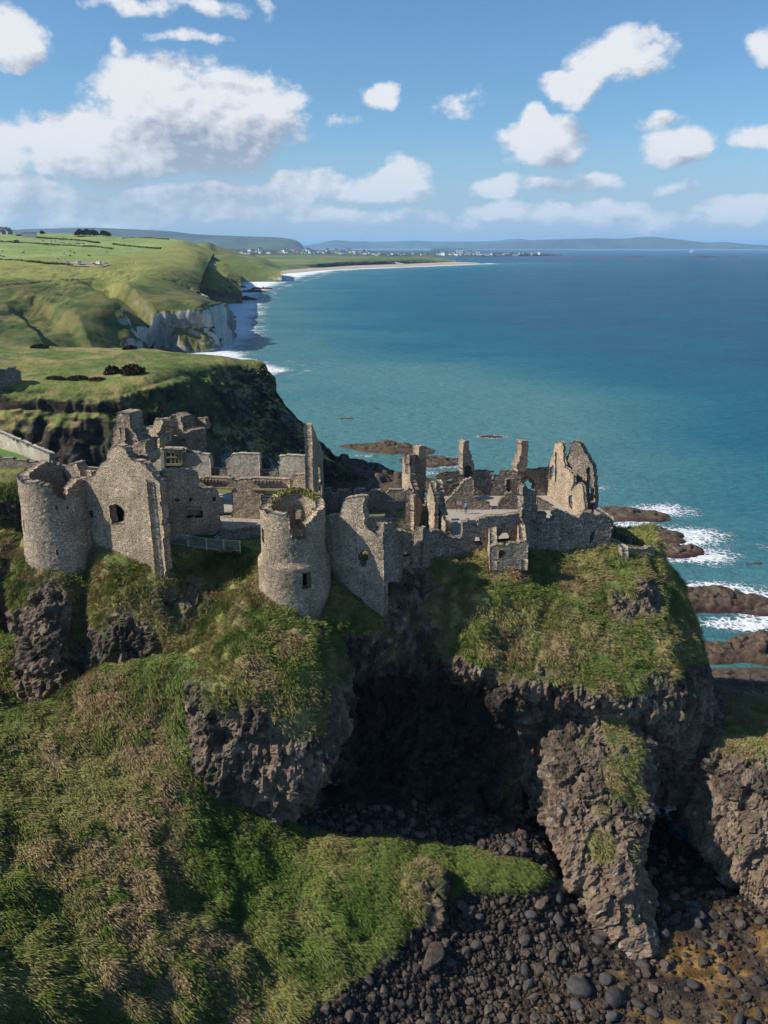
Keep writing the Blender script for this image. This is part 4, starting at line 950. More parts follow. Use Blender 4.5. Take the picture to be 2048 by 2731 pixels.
wall('upper_block', t3, (*Z(6, 735, 480), 121.4), (*Z(6, 880, 480), 120.2), Zs(6, [(735, 80), (860, 70), (880, 130), (880, 200), (760, 200), (735, 150)]), th=.8, mat='stone', ext=0)
wall('pier', t3, (*Z(6, 450, 440), 115.2), (*Z(6, 510, 440), 114.8), Zs(6, [(468, 265), (480, 320), (512, 390), (510, 440), (448, 440), (450, 320)]), th=.8, mat='stone_warm', ext=0)

# oak bay window -----------------------------------------------------
t4 = thing('bay_window', base(*Z(6, 470, 700), 112), 'weathered oak bay window frame with glowing mullions under a flat stone hood', 'window')
o4 = np.array(t4.location)
def P6(x, y, Y): return W(*Z(6, x, y), Y)-o4
mb = MB(); pr = [P6(320, 455, 113.4), P6(370, 432, 112.2), P6(600, 440, 112.0), P6(665, 470, 113.2)]
for a, b in zip(pr[:-1], pr[1:]): mb.bar(a, b, .9, .22)
mb.bar(P6(400, 447, 112.6), P6(610, 455, 112.5), .7, .16); mb.build('hood', M['plaster'], t4)
for x, w_ in ((372, .26), (440, .2), (490, .2), (536, .2), (572, .3)): MB().bar(P6(x, 455, 112.3), P6(x+5, 650, 112.3), w_).build('mullion', M['wood'], t4)
for y, w_ in ((552, .16), (640, .28)): MB().bar(P6(385, y, 112.2), P6(575, y, 112.2), w_).build('transom', M['wood'], t4)
MB().bar(P6(360, 660, 112.6), P6(590, 655, 112.6), .5, .2).build('sill', M['darkwood'], t4)
MB().bar(P6(340, 470, 112.4), P6(352, 740, 112.4), .5, .6).build('jamb', M['plaster'], t4)

# banqueting hall -----------------------------------------------------
t5 = thing('banqueting_hall', base(*Z(6, 800, 1300), 107), 'high plastered hall shell with square battlement blocks and corbel row, doorway to a lawn', 'building')
wall('upper_wall', t5, (*Z(6, 150, 740), 114.2), (*Z(6, 350, 740), 113.2), Zs(6, [(150, 480), (200, 450), (320, 470), (345, 760), (300, 760), (230, 690), (150, 560)]), th=1.0, mat='plaster', ext=2)
wall('upper_wall', t5, (*Z(6, 570, 740), 112.8), (*Z(6, 925, 740), 111.8), Zs(6, [(566, 495), (600, 485), (720, 500), (905, 510), (925, 560), (930, 690), (925, 830), (570, 830)]), th=1.0, mat='plaster', rag=.06)
wall('parapet', t5, (*Z(6, 900, 800), 112.4), (*Z(6, 1170, 800), 111.6), Zs(6, [(900, 680), (1000, 690), (1165, 685), (1165, 840), (900, 840)]), th=.9, mat='stone_grey')
wall('battlement', t5, (*Z(6, 1105, 800), 111.4), (*Z(6, 1530, 800), 110.6), Zs(6, [(1105, 600), (1165, 570), (1190, 515), (1300, 505), (1450, 515), (1520, 520), (1530, 620), (1530, 790), (1470, 830), (1180, 825), (1160, 690), (1110, 680)]), th=1.0, mat='plaster', rag=.10)
wall('parapet', t5, (*Z(2, 800, 560), 111.2), (*Z(2, 960, 560), 110.6), Zs(2, [(795, 512), (900, 514), (960, 512), (960, 600), (795, 600)]), th=.9, mat='stone_grey')
wall('battlement', t5, (*Z(2, 955, 590), 109.8), (*Z(2, 1240, 590), 108.8), Zs(2, [(955, 410), (975, 398), (1100, 402), (1195, 406), (1240, 410), (1240, 560), (1080, 580), (955, 600)]), th=1.0, mat='plaster', rag=.08)
wall('hall_wall', t5, (*Z(6, 770, 1280), 107.6), (*Z(2, 1060, 900), 105.6), Zs(6, [(770, 800), (1160, 810), (1230, 830), (1300, 815), (1500, 812), (1700, 815), (1900, 830), (1900, 1200), (1800, 1200), (1700, 1340), (1530, 1325), (1200, 1300), (770, 1290)]),
     [Zs(6, [(870, 925), (1195, 935), (1195, 1285), (870, 1280)]), Zs(6, [(1548, 960), (1800, 960), (1860, 980), (1860, 1180), (1548, 1340)])], th=1.0, mat='stone_warm', rag=.07, ext=3)
wall('turret_stub', t5, (*Z(2, 1050, 700), 104.6), (*Z(2, 1230, 700), 103.6), Zs(2, [(1050, 620), (1085, 560), (1160, 545), (1225, 545), (1232, 720), (1060, 720)]), th=.9, mat='stone_warm', ext=4)
tm = MB(); o5 = np.array(t5.location)
a, b = W(*Z(6, 845, 922), 107.1)-o5, W(*Z(6, 1220, 934), 106.8)-o5; MB().bar(a, b, .35, .25).build('lintel', M['wood'], t5)
a, b = W(*Z(6, 1440, 938), 106.3)-o5, W(*Z(2, 1045, 672), 105.2)-o5; MB().bar(a, b, .35, .25).build('lintel', M['wood'], t5)
for i in range(9):
    u = i/8; p = W(*Z(6, 800+u*330, 825+u*22), 107.2)-o5; MB().quad_box((p[0], p[1]-.1, p[2]), (.28, .7, .35)).build('corbel', M['stone_grey'], t5)
for i in range(8):
    u = i/7; p = W(*Z(6, 1465+u*310, 850), 106.2-u*.4)-o5; MB().quad_box((p[0], p[1]-.1, p[2]), (.26, .7, .35)).build('corbel', M['stone_grey'], t5)
mb = MB()
for k in range(6):
    a, b = W(*Z(6, 1550, 980+k*42), 106.6)-o5, W(*Z(6, 1850, 1010+k*30), 106.2)-o5; mb.bar(a, b, .1, .25)
mb.build('timber_screen', M['rail'], t5)

# near kitchen wall ---------------------------------------------------
t6 = thing('kitchen_wall', base(*Z(6, 700, 1500), 99), 'stepped rubble wall with a dark lintelled fireplace, left of the central round tower', 'wall')
wall('fireplace_wall', t6, (*Z(6, 430, 1550), 98.0), (*Z(6, 1060, 1440), 101.6), Zs(6, [(345, 760), (380, 735), (470, 715), (600, 708), (770, 735), (780, 760), (770, 935), (870, 960), (1000, 930), (1030, 1000), (1060, 1060), (1090, 1160), (1050, 1250), (1065, 1440), (990, 1500), (980, 1590), (440, 1590), (420, 1250), (400, 900)]),
     [Zs(6, [(640, 1172), (815, 1180), (840, 1290), (650, 1290)]), Zs(6, [(665, 1050), (700, 1045), (715, 1080), (680, 1090)]), Zs(6, [(955, 1040), (985, 1040), (990, 1085), (955, 1090)]), Zs(6, [(500, 1060), (560, 1062), (555, 1085), (500, 1085)])], th=1.6, mat='stone_warm')
o6 = np.array(t6.location)
MB().bar(W(*Z(6, 630, 1172), 98.9)-o6, W(*Z(6, 830, 1186), 99.9)-o6, .4, .25).build('lintel', M['wood'], t6)
wall('fireplace_back', t6, (*Z(6, 430, 1550), 99.2), (*Z(6, 1060, 1440), 102.8), Zs(6, [(600, 1120), (860, 1130), (880, 1420), (600, 1420)]), th=.6, mat='plaster', ext=0)
wall('low_wall', t6, (*Z(6, 980, 1590), 98.6), (*Z(6, 1540, 1590), 99.6), Zs(6, [(985, 1500), (1090, 1450), (1200, 1480), (1260, 1465), (1300, 1440), (1400, 1425), (1540, 1440), (1545, 1600), (1340, 1600), (980, 1600)]), th=.9, mat='stone_grey')
wall('side_wall', t6, (*Z(6, 280, 1600), 96.2), (*Z(6, 450, 1250), 98.4), Zs(6, [(350, 780), (425, 770), (440, 900), (440, 1250), (445, 1640), (350, 1640), (330, 1100)]), th=.8, mat='stone', ext=2)

# tall thin gable --------------------------------------------------------
t7 = thing('gable_wall', (-9.4, 101, 40), 'tallest thin gable spike with slit windows, rising behind the central round tower', 'wall')
wall_m('gable', t7, (-9.35, 101.0), (-8.7, 110.6), [(0, 54.6), (.06, 54.6), (.5, 51.5), (1, 48.2)], 38, .95, 'stone_warm', holes=[(.5, .62, 45.4, 48), (.46, .6, 42, 44.6), (.7, .8, 43, 45)], jit=.05)
wall_m('return_wall', t7, (-9.4, 100.95), (-12.2, 101.6), [(0, 44.2), (.3, 43.8), (1, 42.8)], 38, .9, 'stone_warm')

# central round tower -----------------------------------------------------
c2 = (-10.7, 88.9)
t8 = thing('round_tower', (c2[0], c2[1], 33), 'central pale round tower with a grassy broken top and a square window, nearest the camera', 'tower')
def top2(a):
    P = [(0, 47.2), (20, 47.9), (60, 48.3), (95, 48.5), (130, 48.1), (150, 47.2), (170, 47.3), (205, 47.6), (262, 47.5), (272, 47.6), (273, 44.6), (299, 44.6), (300, 46.4), (315, 46.9), (335, 47.6), (360, 47.3)]
    return float(np.interp(a % 360, *zip(*P)))
def r2(z): return 3.72+max(0, 43-z)*.02+(.45*(1-min(1, max(0, (z-41.2)/.5))) if z < 41.7 else 0)
round_tower('tower_wall', t8, c2, r2, 30, top2, [(206, 212, 43.6, 45.2), (288, 301, 38.7, 40.6), (75, 92, 44.6, 46.2)], 1.0, 'plaster' if False else 'stone_warm')
rubble_floor('tower_floor', t8, c2, 3.0, 44.0, M['stone_warm'], amp=.3)
# grass cap on the rear rim
GRASSCAP = (c2, 3.2)

# walls to the right of the tower ------------------------------------------
t9 = thing('curtain_wall', base(*Z(3, 300, 1450), 88.5), 'jagged front wall right of the central tower, half in its shadow, with one square window', 'wall')
wall('front_wall', t9, (*Z(3, 60, 1380), 90.6), (*Z(3, 543, 1620), 87.0), Zs(3, [(60, 900), (120, 880), (205, 870), (215, 780), (250, 740), (330, 725), (385, 728), (388, 930), (440, 990), (510, 1050), (540, 1080), (545, 1620), (430, 1540), (330, 1450), (230, 1380), (60, 1380)]),
     [Zs(3, [(355, 1155), (415, 1155), (417, 1195), (405, 1280), (370, 1275), (345, 1200)])], th=1.1, mat='stone')
wall('return_wall', t9, (*Z(3, 545, 1345), 87.2), (*Z(3, 687, 1345), 91.0), Zs(3, [(535, 1080), (540, 940), (600, 930), (622, 940), (650, 1040), (685, 1100), (687, 1345), (545, 1345)]), th=1.0, mat='stone_grey')
wall('link_wall', t9, (*Z(3, 640, 1280), 91.6), (*Z(3, 778, 1280), 92.4), Zs(3, [(635, 990), (700, 1000), (770, 1010), (775, 1100), (777, 1285), (640, 1285)]), [Zs(3, [(692, 1165), (735, 1165), (735, 1200), (692, 1200)])], th=.9, mat='stone')
wall('bastion', t9, (*Z(3, 775, 1230), 91.8), (*Z(3, 850, 1230), 91.2), Zs(3, [(775, 1010), (810, 985), (850, 978), (850, 1235), (777, 1235)]), th=1.0, mat='stone')
wall('bastion', t9, (*Z(3, 850, 1230), 91.2), (*Z(3, 915, 1230), 92.6), Zs(3, [(850, 978), (900, 985), (915, 1010), (908, 1220), (850, 1235)]), th=1.0, mat='stone_grey')

t10 = thing('curtain_wall', base(*Z(3, 1400, 1150), 96), 'long rough front wall of dark stone with a broken arched opening, above the grassy slope', 'wall')
wall('front_wall', t10, (*Z(3, 900, 1160), 93.6), (*Z(3, 1160, 1160), 95.4), Zs(3, [(900, 1000), (960, 985), (1030, 1010), (1032, 1052), (1150, 1050), (1160, 1060), (1160, 1165), (1030, 1165), (905, 1185)]), th=.9, mat='stone_grey')
wall('front_wall', t10, (*Z(3, 1150, 1160), 95.3), (*Z(3, 1640, 1160), 96.6), Zs(3, [(1150, 1052), (1158, 1035), (1165, 925), (1225, 915), (1227, 955), (1288, 950), (1290, 890), (1400, 882), (1500, 875), (1640, 858), (1640, 1180), (1370, 1150), (1150, 1155)]),
     [Zs(3, [(1255, 1045), (1315, 1045), (1318, 1105), (1260, 1102)]), Zs(3, [(1446, 1095), (1455, 1040), (1485, 1010), (1530, 1015), (1548, 1050), (1545, 1100)])], th=.9, mat='stone_grey')
wall('cross_wall', t10, (*Z(3, 940, 1000), 103.0), (*Z(3, 1035, 1040), 99.2), Zs(3, [(905, 620), (925, 602), (960, 605), (978, 690), (975, 760), (1000, 870), (1035, 930), (1032, 1045), (945, 1000), (940, 800)]), th=.9, mat='stone')
wall('cross_wall', t10, (*Z(3, 880, 1000), 102.6), (*Z(3, 945, 1000), 100.4), Zs(3, [(903, 625), (908, 610), (945, 740), (945, 990), (905, 985), (900, 800), (885, 740)]), th=.6, mat='stone_warm')
wall('tall_pier', t10, (*Z(4, 378, 1000), 96.9), (*Z(4, 400, 1000), 96.3), Zs(4, [(380, 760), (385, 700), (400, 645), (402, 1100), (385, 1090)]), th=.8, mat='stone_warm', cell=.2)
wall('tall_pier', t10, (*Z(4, 398, 1000), 96.2), (*Z(4, 512, 1000), 97.0), Zs(4, [(398, 650), (425, 632), (430, 680), (505, 682), (512, 840), (510, 1180), (400, 1180)]), th=.9, mat='stone_grey')

t11 = thing('curtain_wall', base(*Z(4, 800, 1150), 97.5), 'blank shadowed end wall with a notched top, between the front turret and the viewing terrace', 'wall')
wall('front_wall', t11, (*Z(4, 440, 1160), 96.9), (*Z(4, 1098, 1110), 98.6), Zs(4, [(508, 845), (578, 850), (585, 912), (633, 912), (640, 842), (680, 840), (760, 858), (830, 900), (880, 850), (940, 850), (985, 885), (1000, 860), (1040, 860), (1085, 910), (1100, 960), (1092, 1110), (920, 1145), (820, 1165), (440, 1165), (440, 1000), (508, 1000)]),
     [Zs(4, [(940, 1005), (962, 1005), (952, 1060), (926, 1092), (930, 1050)])], th=1.0, mat='stone_grey')
e_ = W(*Z(4, 1098, 1110), 98.6)
wall_m('return_wall', t11, (e_[0], e_[1]+.2), (e_[0]+.3, e_[1]+8.5), [(0, 42.6), (.5, 42.0), (1, 41.5)], 38, .9, 'stone_grey')

t12 = thing('turret', base(*Z(4, 280, 1220), 93), 'small square roofless turret jutting out below the long front wall, one window', 'building')
wall('front_wall', t12, (*Z(4, 145, 1250), 92.4), (*Z(4, 432, 1220), 92.4), Zs(4, [(140, 1130), (180, 1110), (250, 1112), (262, 1130), (285, 1100), (400, 1083), (436, 1085), (432, 1222), (380, 1242), (150, 1257)]), [Zs(4, [(205, 1145), (250, 1147), (265, 1180), (240, 1207), (205, 1207)])], th=.8, mat='stone', ext=5)
a, b = W(*Z(4, 140, 1240), 92.3), W(*Z(4, 432, 1220), 92.3)
za = W(*Z(4, 140, 972), 95.5)[2]
wall_m('side_wall', t12, (a[0]+.85, a[1]), (a[0]+1.0, 96.2), [(0, za-3.4), (.4, za-1.0), (.8, za), (1, za)], 37.9, .85, 'stone_warm')
wall_m('side_wall', t12, (b[0]+.05, b[1]), (b[0]+.1, 96.6), [(0, za-3.2), (.45, za-1.2), (.8, za+.2), (1, za+.2)], 37.9, .8, 'stone_warm')

# crenellated wall --------------------------------------------------------
t13 = thing('battlemented_wall', base(*Z(3, 380, 830), 110.5), 'long low crenellated wall with five square merlons, sea directly behind', 'wall')
cren = [(60, 850), (60, 700), (80, 698), (80, 668), (125, 668), (127, 700), (170, 700), (172, 672), (262, 670), (262, 700), (303, 700), (305, 670), (395, 668), (395, 700), (440, 702), (442, 674), (530, 674), (530, 704), (573, 704), (580, 675), (640, 668), (700, 672), (712, 700), (712, 840)]
wall('parapet_wall', t13, (*Z(3, 60, 830), 110.6), (*Z(3, 712, 830), 110.2), Zs(3, cren), th=.9, mat='stone', rag=.06, cell=.24)
wall('inner_wall', t13, (*Z(3, 385, 990), 103.2), (*Z(3, 775, 995), 103.0), Zs(3, [(385, 905), (450, 900), (575, 908), (640, 905), (700, 900), (712, 880), (705, 790), (700, 690), (740, 660), (780, 700), (778, 990), (540, 990), (430, 985)]), th=1.0, mat='stone_warm')
wall('arch_wall', t13, (*Z(3, 575, 905), 105.4), (*Z(3, 712, 905), 105.4), Zs(3, [(580, 770), (600, 765), (712, 768), (712, 910), (578, 910)]), [Zs(3, [(638, 912), (632, 850), (650, 815), (680, 803), (720, 806), (720, 912)])], th=.8, mat='stone', ext=0)

# tall fragment with chimney -------------------------------------------------
t14 = thing('ruined_house_end', base(*Z(3, 780, 990), 104), 'tall narrow ruined wall corner carrying a short square chimney, middle of the castle', 'building')
wall('lit_wall', t14, (*Z(3, 692, 800), 114.2), (*Z(3, 752, 800), 112.2), Zs(3, [(693, 410), (705, 393), (745, 395), (750, 440), (745, 520), (755, 600), (780, 670), (765, 700), (695, 700), (690, 560)]), th=.9, mat='stone_warm', ext=6)
wall('dark_wall', t14, (*Z(3, 745, 800), 112.4), (*Z(3, 875, 800), 114.8), Zs(3, [(743, 400), (800, 392), (875, 400), (873, 560), (866, 700), (864, 800), (850, 780), (840, 740), (800, 710), (780, 700), (790, 650), (765, 600), (748, 520)]), th=1.0, mat='stone_grey', ext=0)
wall('chimney', t14, (*Z(3, 822, 800), 113.6), (*Z(3, 876, 800), 114.7), Zs(3, [(820, 335), (830, 322), (868, 324), (876, 340), (876, 410), (820, 410)]), th=1.3, mat='stone_warm', ext=2, cell=.22)
wall('broken_wall', t14, (*Z(3, 780, 985), 102.2), (*Z(3, 850, 985), 103.6), Zs(3, [(780, 715), (815, 712), (840, 750), (850, 790), (830, 860), (815, 900), (815, 985), (782, 985)]), th=.8, mat='stone_warm')
wall('broken_wall', t14, (*Z(3, 815, 985), 105.0), (*Z(3, 905, 985), 105.0), Zs(3, [(812, 800), (865, 800), (880, 760), (905, 740), (905, 985), (815, 985)]), th=.8, mat='stone')

# manor house -------------------------------------------------------------
t15 = thing('manor_house', base(*Z(4, 200, 720), 117.5), 'roofless manor shell with two free standing chimneys and a lit right hand gable end', 'building')
wall('back_wall', t15, (*Z(3, 960, 725), 117.6), (*Z(4, 595, 720), 117.6), Zs(3, [(958, 555), (975, 540), (1020, 530), (1140, 522), (1150, 560), (1240, 585), (1245, 520), (1300, 518), (1418, 522), (1424, 560), (1452, 556), (1460, 516), (1560, 514), (1640, 510), (1740, 508), (1842, 500), (1842, 722), (960, 728)]),
     [Zs(4, [(405, 640), (375, 600), (378, 585), (410, 565), (440, 560), (480, 600), (498, 650), (496, 682), (430, 680), (405, 690), (370, 710), (366, 650)]), Zs(4, [(270, 592), (302, 590), (304, 690), (270, 695)]), Zs(3, [(1035, 600), (1060, 588), (1085, 592), (1080, 610), (1040, 615)]), Zs(3, [(1398, 568), (1412, 560), (1420, 590), (1400, 598)])], th=.6, mat='stone_grey', rag=.05)
wall('back_wall', t15, (*Z(4, 230, 725), 118.3), (*Z(4, 520, 725), 118.3), Zs(4, [(235, 540), (520, 530), (520, 722), (235, 722)]), [Zs(4, [(412, 690), (414, 640), (408, 618), (425, 597), (445, 592), (468, 625), (474, 660), (480, 684), (430, 686)])], th=.45, mat='stone_grey', rag=.05)
wall('chimney_back', t15, (*Z(3, 1165, 725), 118.45), (*Z(3, 1257, 725), 119.1), Zs(3, [(1160, 440), (1250, 440), (1256, 590), (1160, 590)]), th=.3, mat='stone_grey', ext=0)
wall('chimney', t15, (*Z(3, 1168, 725), 116.9), (*Z(3, 1257, 725), 117.6), Zs(3, [(1171, 302), (1178, 285), (1205, 284), (1217, 300), (1220, 350), (1232, 410), (1255, 460), (1257, 520), (1245, 580), (1235, 590), (1168, 590), (1165, 530)]), [Zs(3, [(1172, 585), (1170, 505), (1185, 480), (1205, 474), (1228, 490), (1240, 520), (1238, 575)])], th=1.5, mat='stone', ext=0, cell=.24, rag=.08)
wall('chimney', t15, (*Z(4, 350, 720), 116.7), (*Z(4, 442, 720), 117.5), Zs(4, [(386, 300), (392, 284), (428, 282), (440, 300), (437, 380), (442, 440), (430, 500), (440, 520), (360, 522), (348, 480), (372, 440), (382, 380)]), th=1.5, mat='stone', ext=0, cell=.24, rag=.08)
wall('gable_end', t15, (*Z(4, 890, 890), 105.6), (*Z(4, 585, 720), 117.9), Zs(4, [(583, 722), (590, 560), (596, 480), (620, 430), (640, 380), (648, 310), (655, 293), (690, 290), (718, 300), (722, 440), (730, 490), (762, 510), (800, 560), (800, 610), (778, 680), (812, 640), (848, 612), (876, 640), (880, 720), (892, 790), (890, 870), (830, 905), (690, 825)]),
     [Zs(4, [(615, 492), (636, 474), (645, 500), (636, 560), (622, 588), (608, 580)]), Zs(4, [(765, 715), (786, 712), (791, 820), (776, 810), (760, 765)]), Zs(4, [(655, 372), (666, 372), (664, 605), (652, 608)])], th=.4, mat='stone_warm', away=None, cell=.2, ext=9)
wall('second_gable', t15, (*Z(4, 725, 700), 113.6), (*Z(4, 965, 800), 110.2), Zs(4, [(728, 440), (760, 400), (772, 360), (772, 305), (800, 293), (850, 296), (862, 330), (900, 400), (930, 450), (955, 480), (962, 560), (972, 740), (965, 800), (920, 810), (890, 780), (880, 650), (850, 600), (800, 600), (790, 540), (760, 510), (735, 480)]), [Zs(4, [(905, 500), (930, 490), (935, 700), (900, 720)])], th=1.0, mat='stone_grey', cell=.2, ext=9)
wall('second_gable', t15, (*Z(4, 720, 700), 115.4), (*Z(4, 790, 700), 113.2), Zs(4, [(726, 470), (740, 420), (768, 370), (772, 305), (785, 300), (790, 330), (775, 420), (755, 500)]), th=.7, mat='stone_warm', ext=0, cell=.22)

t16 = thing('partition_wall', base(*Z(3, 1150, 835), 110.8), 'ruined house wall whose top climbs in steps from left to right, behind the walker', 'wall')
wall('sloping_wall', t16, (*Z(3, 1000, 835), 110.6), (*Z(3, 1390, 835), 110.6), Zs(3, [(985, 790), (1030, 765), (1060, 738), (1095, 700), (1130, 662), (1150, 630), (1180, 602), (1240, 578), (1250, 600), (1256, 720), (1270, 750), (1300, 752), (1385, 780), (1392, 832), (1020, 840)]), th=.8, mat='stone')
t17 = thing('partition_wall', base(*Z(4, 280, 825), 110.6), 'rounded freestanding stub of house wall just left of the tall front pier', 'wall')
wall('stub', t17, (*Z(4, 205, 828), 110.6), (*Z(4, 362, 828), 110.6), Zs(4, [(205, 830), (212, 780), (225, 745), (245, 735), (270, 702), (310, 690), (345, 712), (362, 780), (355, 830)]), th=.8, mat='stone_grey')
t18 = thing('partition_wall', base(*Z(4, 560, 815), 110.3), 'low triangular wall remnant at the foot of the lit gable end', 'wall')
wall('stub', t18, (*Z(4, 508, 818), 110.4), (*Z(4, 655, 818), 110.2), Zs(4, [(508, 822), (510, 730), (545, 745), (600, 775), (635, 795), (652, 818)]), th=.7, mat='stone')

# terrace -------------------------------------------------------------------
t19 = thing('terrace_wall', base(*Z(8, 450, 590), 99), 'low pale drystone wall under the viewing terrace at the right end of the castle', 'wall')
wall('retaining_wall', t19, (*Z(8, 250, 560), 100.2), (*Z(8, 335, 600), 97.2), Zs(8, [(240, 475), (262, 480), (340, 545), (345, 610), (300, 600), (235, 545)]), th=.8, mat='plaster', cell=.2)
wall('retaining_wall', t19, (*Z(8, 335, 600), 97.2), (*Z(8, 640, 600), 99.0), Zs(8, [(335, 552), (420, 548), (500, 560), (560, 545), (600, 535), (635, 560), (640, 600), (560, 625), (470, 630), (330, 612)]), th=.8, mat='stone', cell=.2)
# garden walls of the mainland, far left --------------------------------------
t20 = thing('garden_wall', base(*Z(5, 700, 780), 136), 'long pale garden wall falling to the right towards the footbridge, upper of the two', 'wall')
wall('wall_face', t20, (*Z(5, -900, 200), 176), (*Z(5, 775, 760), 134), Zs(5, [(-900, -60), (0, 320), (230, 430), (500, 545), (700, 620), (775, 660), (772, 800), (560, 770), (0, 545), (-900, 180)]), th=1.0, mat='plaster', cell=.4, ext=1)
t21 = thing('garden_wall', base(*Z(5, 300, 850), 130), 'lower rough garden wall under the bright lawn, ending at the bridge', 'wall')
wall('wall_face', t21, (*Z(5, -900, 880), 131), (*Z(5, 590, 860), 130), Zs(5, [(-900, 640), (0, 715), (400, 760), (590, 790), (592, 860), (400, 905), (0, 900), (-900, 860)]), th=1.0, mat='stone', cell=.3, ext=3)
V = np.array([W(*Z(5, x, y), Y) for x, y, Y in [(-900, 700, 132), (0, 712, 131.5), (590, 782, 131), (600, 775, 133.5), (0, 540, 155), (-900, 170, 177)]])
mb = MB(); mb.poly(V[[0, 1, 4, 5]]); mb.poly(V[[1, 2, 3, 4]]); lw = mb.build('lawn', simple('mown_lawn', (.09, .20, .02), .95, 0, 1, .15)); tag(lw, kind='structure')

# courtyard surfaces
def sheet(name, pts, mat, dz=0.0, z=39.78, amp=0.0):
    V = [tuple(onz(px, py, z)+np.array([0, 0, dz])) for px, py in pts]
    mb = MB(); mb.poly(V); o = mb.build(name, mat); 
    if o.data.polygons[0].normal.z < 0: o.data.flip_normals()
    return tag(o, kind='structure')
CY_Z = 39.95
sheet('courtyard_gravel', [Z(6, 480, 1500), Z(6, 600, 1250), Z(6, 1100, 1270), Z(3, 60, 860), Z(3, 60, 1000), Z(6, 1540, 1460), Z(6, 1000, 1500)], M['gravel'], 0, CY_Z)
sheet('courtyard_grass', [Z(6, 850, 1240), Z(6, 850, 900), Z(3, 50, 820), Z(3, 720, 820), Z(3, 730, 900), Z(3, 60, 900)], simple('courtyard_turf', (.15, .15, .06), .95, 0, 2, .25), 0.006, CY_Z)
sheet('house_floor', [Z(3, 1000, 1090), Z(3, 960, 722), Z(4, 610, 716), Z(4, 900, 905), Z(4, 900, 1000), Z(3, 1100, 1090)], M['gravel'], 0.012, CY_Z)
sheet('path', [Z(6, 1000, 1240), Z(6, 1000, 1000), Z(6, 1300, 1000), Z(6, 1300, 1240)], M['gravel'], 0.018, CY_Z)

# steel railing on the slope, left of the central tower
def railing(name, pts, h, label, mat, post_w=.12, nb=14, infill=True, rails=(1.0, .12)):
    t = thing(name, tuple(pts[0]), label, 'railing'); o = np.array(t.location)
    for p in pts: MB().bar(p-o, p-o+np.array([0, 0, h+.1]), post_w).build('post', mat, t)
    for f in rails:
        mb = MB()
        for a, b in zip(pts[:-1], pts[1:]): mb.bar(a-o+np.array([0, 0, h*f]), b-o+np.array([0, 0, h*f]), .055)
        mb.build('rail', mat, t)
    if infill:
        mb = MB()
        for a, b in zip(pts[:-1], pts[1:]):
            for k in range(1, nb): 
                p = a+(b-a)*k/nb-o; mb.bar(p+np.array([0, 0, h*.1]), p+np.array([0, 0, h]), .028)
        mb.build('bars', mat, t)
    return t
railing('steel_railing', [W(*Z(2, x, y-14), 95.2) for x, y in ((110, 1120), (245, 1135), (390, 1160), (525, 1170), (655, 1178))], 1.55, 'grey steel bar railing across the grassy gap left of the central tower', M['steel'], .14)
railing('terrace_railing', [W(*Z(8, x, y), Y) for x, y, Y in ((262, 462, 104), (325, 500, 101.5), (388, 540, 99.6), (470, 548, 99.8))], 1.2, 'dark green post and mesh railing round the viewing terrace', M['dark_metal'], .12, 10, True)
t = thing('terrace_kerb', tuple(W(*Z(8, 340, 545), 99)), 'pale stone kerb along the front of the terrace railing', 'kerb'); o = np.array(t.location)
mb = MB(); mb.bar(W(*Z(8, 240, 462), 103.4)-o, W(*Z(8, 340, 545), 98.6)-o, .4, .3); mb.bar(W(*Z(8, 340, 545), 98.6)-o, W(*Z(8, 480, 552), 98.9)-o, .4, .3); mb.build('kerb_stone', M['plaster'], t)
# footbridge
tb = thing('footbridge', tuple(W(*Z(5, 1100, 980), 127)), 'timber railed footbridge leading left from the castle to the mainland gate', 'bridge'); o = np.array(tb.location)
def P5(x, y, Y): return W(*Z(5, x, y), Y)-o
far_l, far_r = P5(770, 815, 129.6), P5(1700, 880, 127.6); nl, nr_ = P5(790, 880, 127.2), P5(1720, 950, 125.2)
for a, b in ((far_l, far_r), (nl, nr_)):
    MB().bar(a, b, .16, .10).build('handrail', M['rail'], tb)
    mb = MB()
    for k in range(41): p = a+(b-a)*k/40; mb.bar(p, p-np.array([0, 0, 1.15]), .06)
    mb.build('balusters', M['rail'], tb)
dk = MB(); dn = np.array([0, 0, -1.2]); dk.bar((far_l+nl)/2+dn, (far_r+nr_)/2+dn, 2.5, .25); dk.build('deck', M['rail'], tb)
for u in (.25, .6): 
    p = (nl+(nr_-nl)*u+far_l+(far_r-far_l)*u)/2+dn; MB().quad_box((p[0], p[1], p[2]-6), (1.6, 2.2, 12)).build('pier', M['stone'], tb)
# sign board by the house wall
p = W(*Z(7, 850, 945), 109.6); t = thing('information_board', (p[0], p[1], 39.98), 'small pale information board against the stepped house wall, left of the walker', 'sign')
MB().quad_box((0, 0, 1.25), (.75, .05, .5)).build('panel', simple('board_face', (.42, .38, .33), .6), t)
for s in (-.3, .3): MB().bar((s, .04, 0), (s, .04, 1.3), .06).build('leg', M['dark_metal'], t)

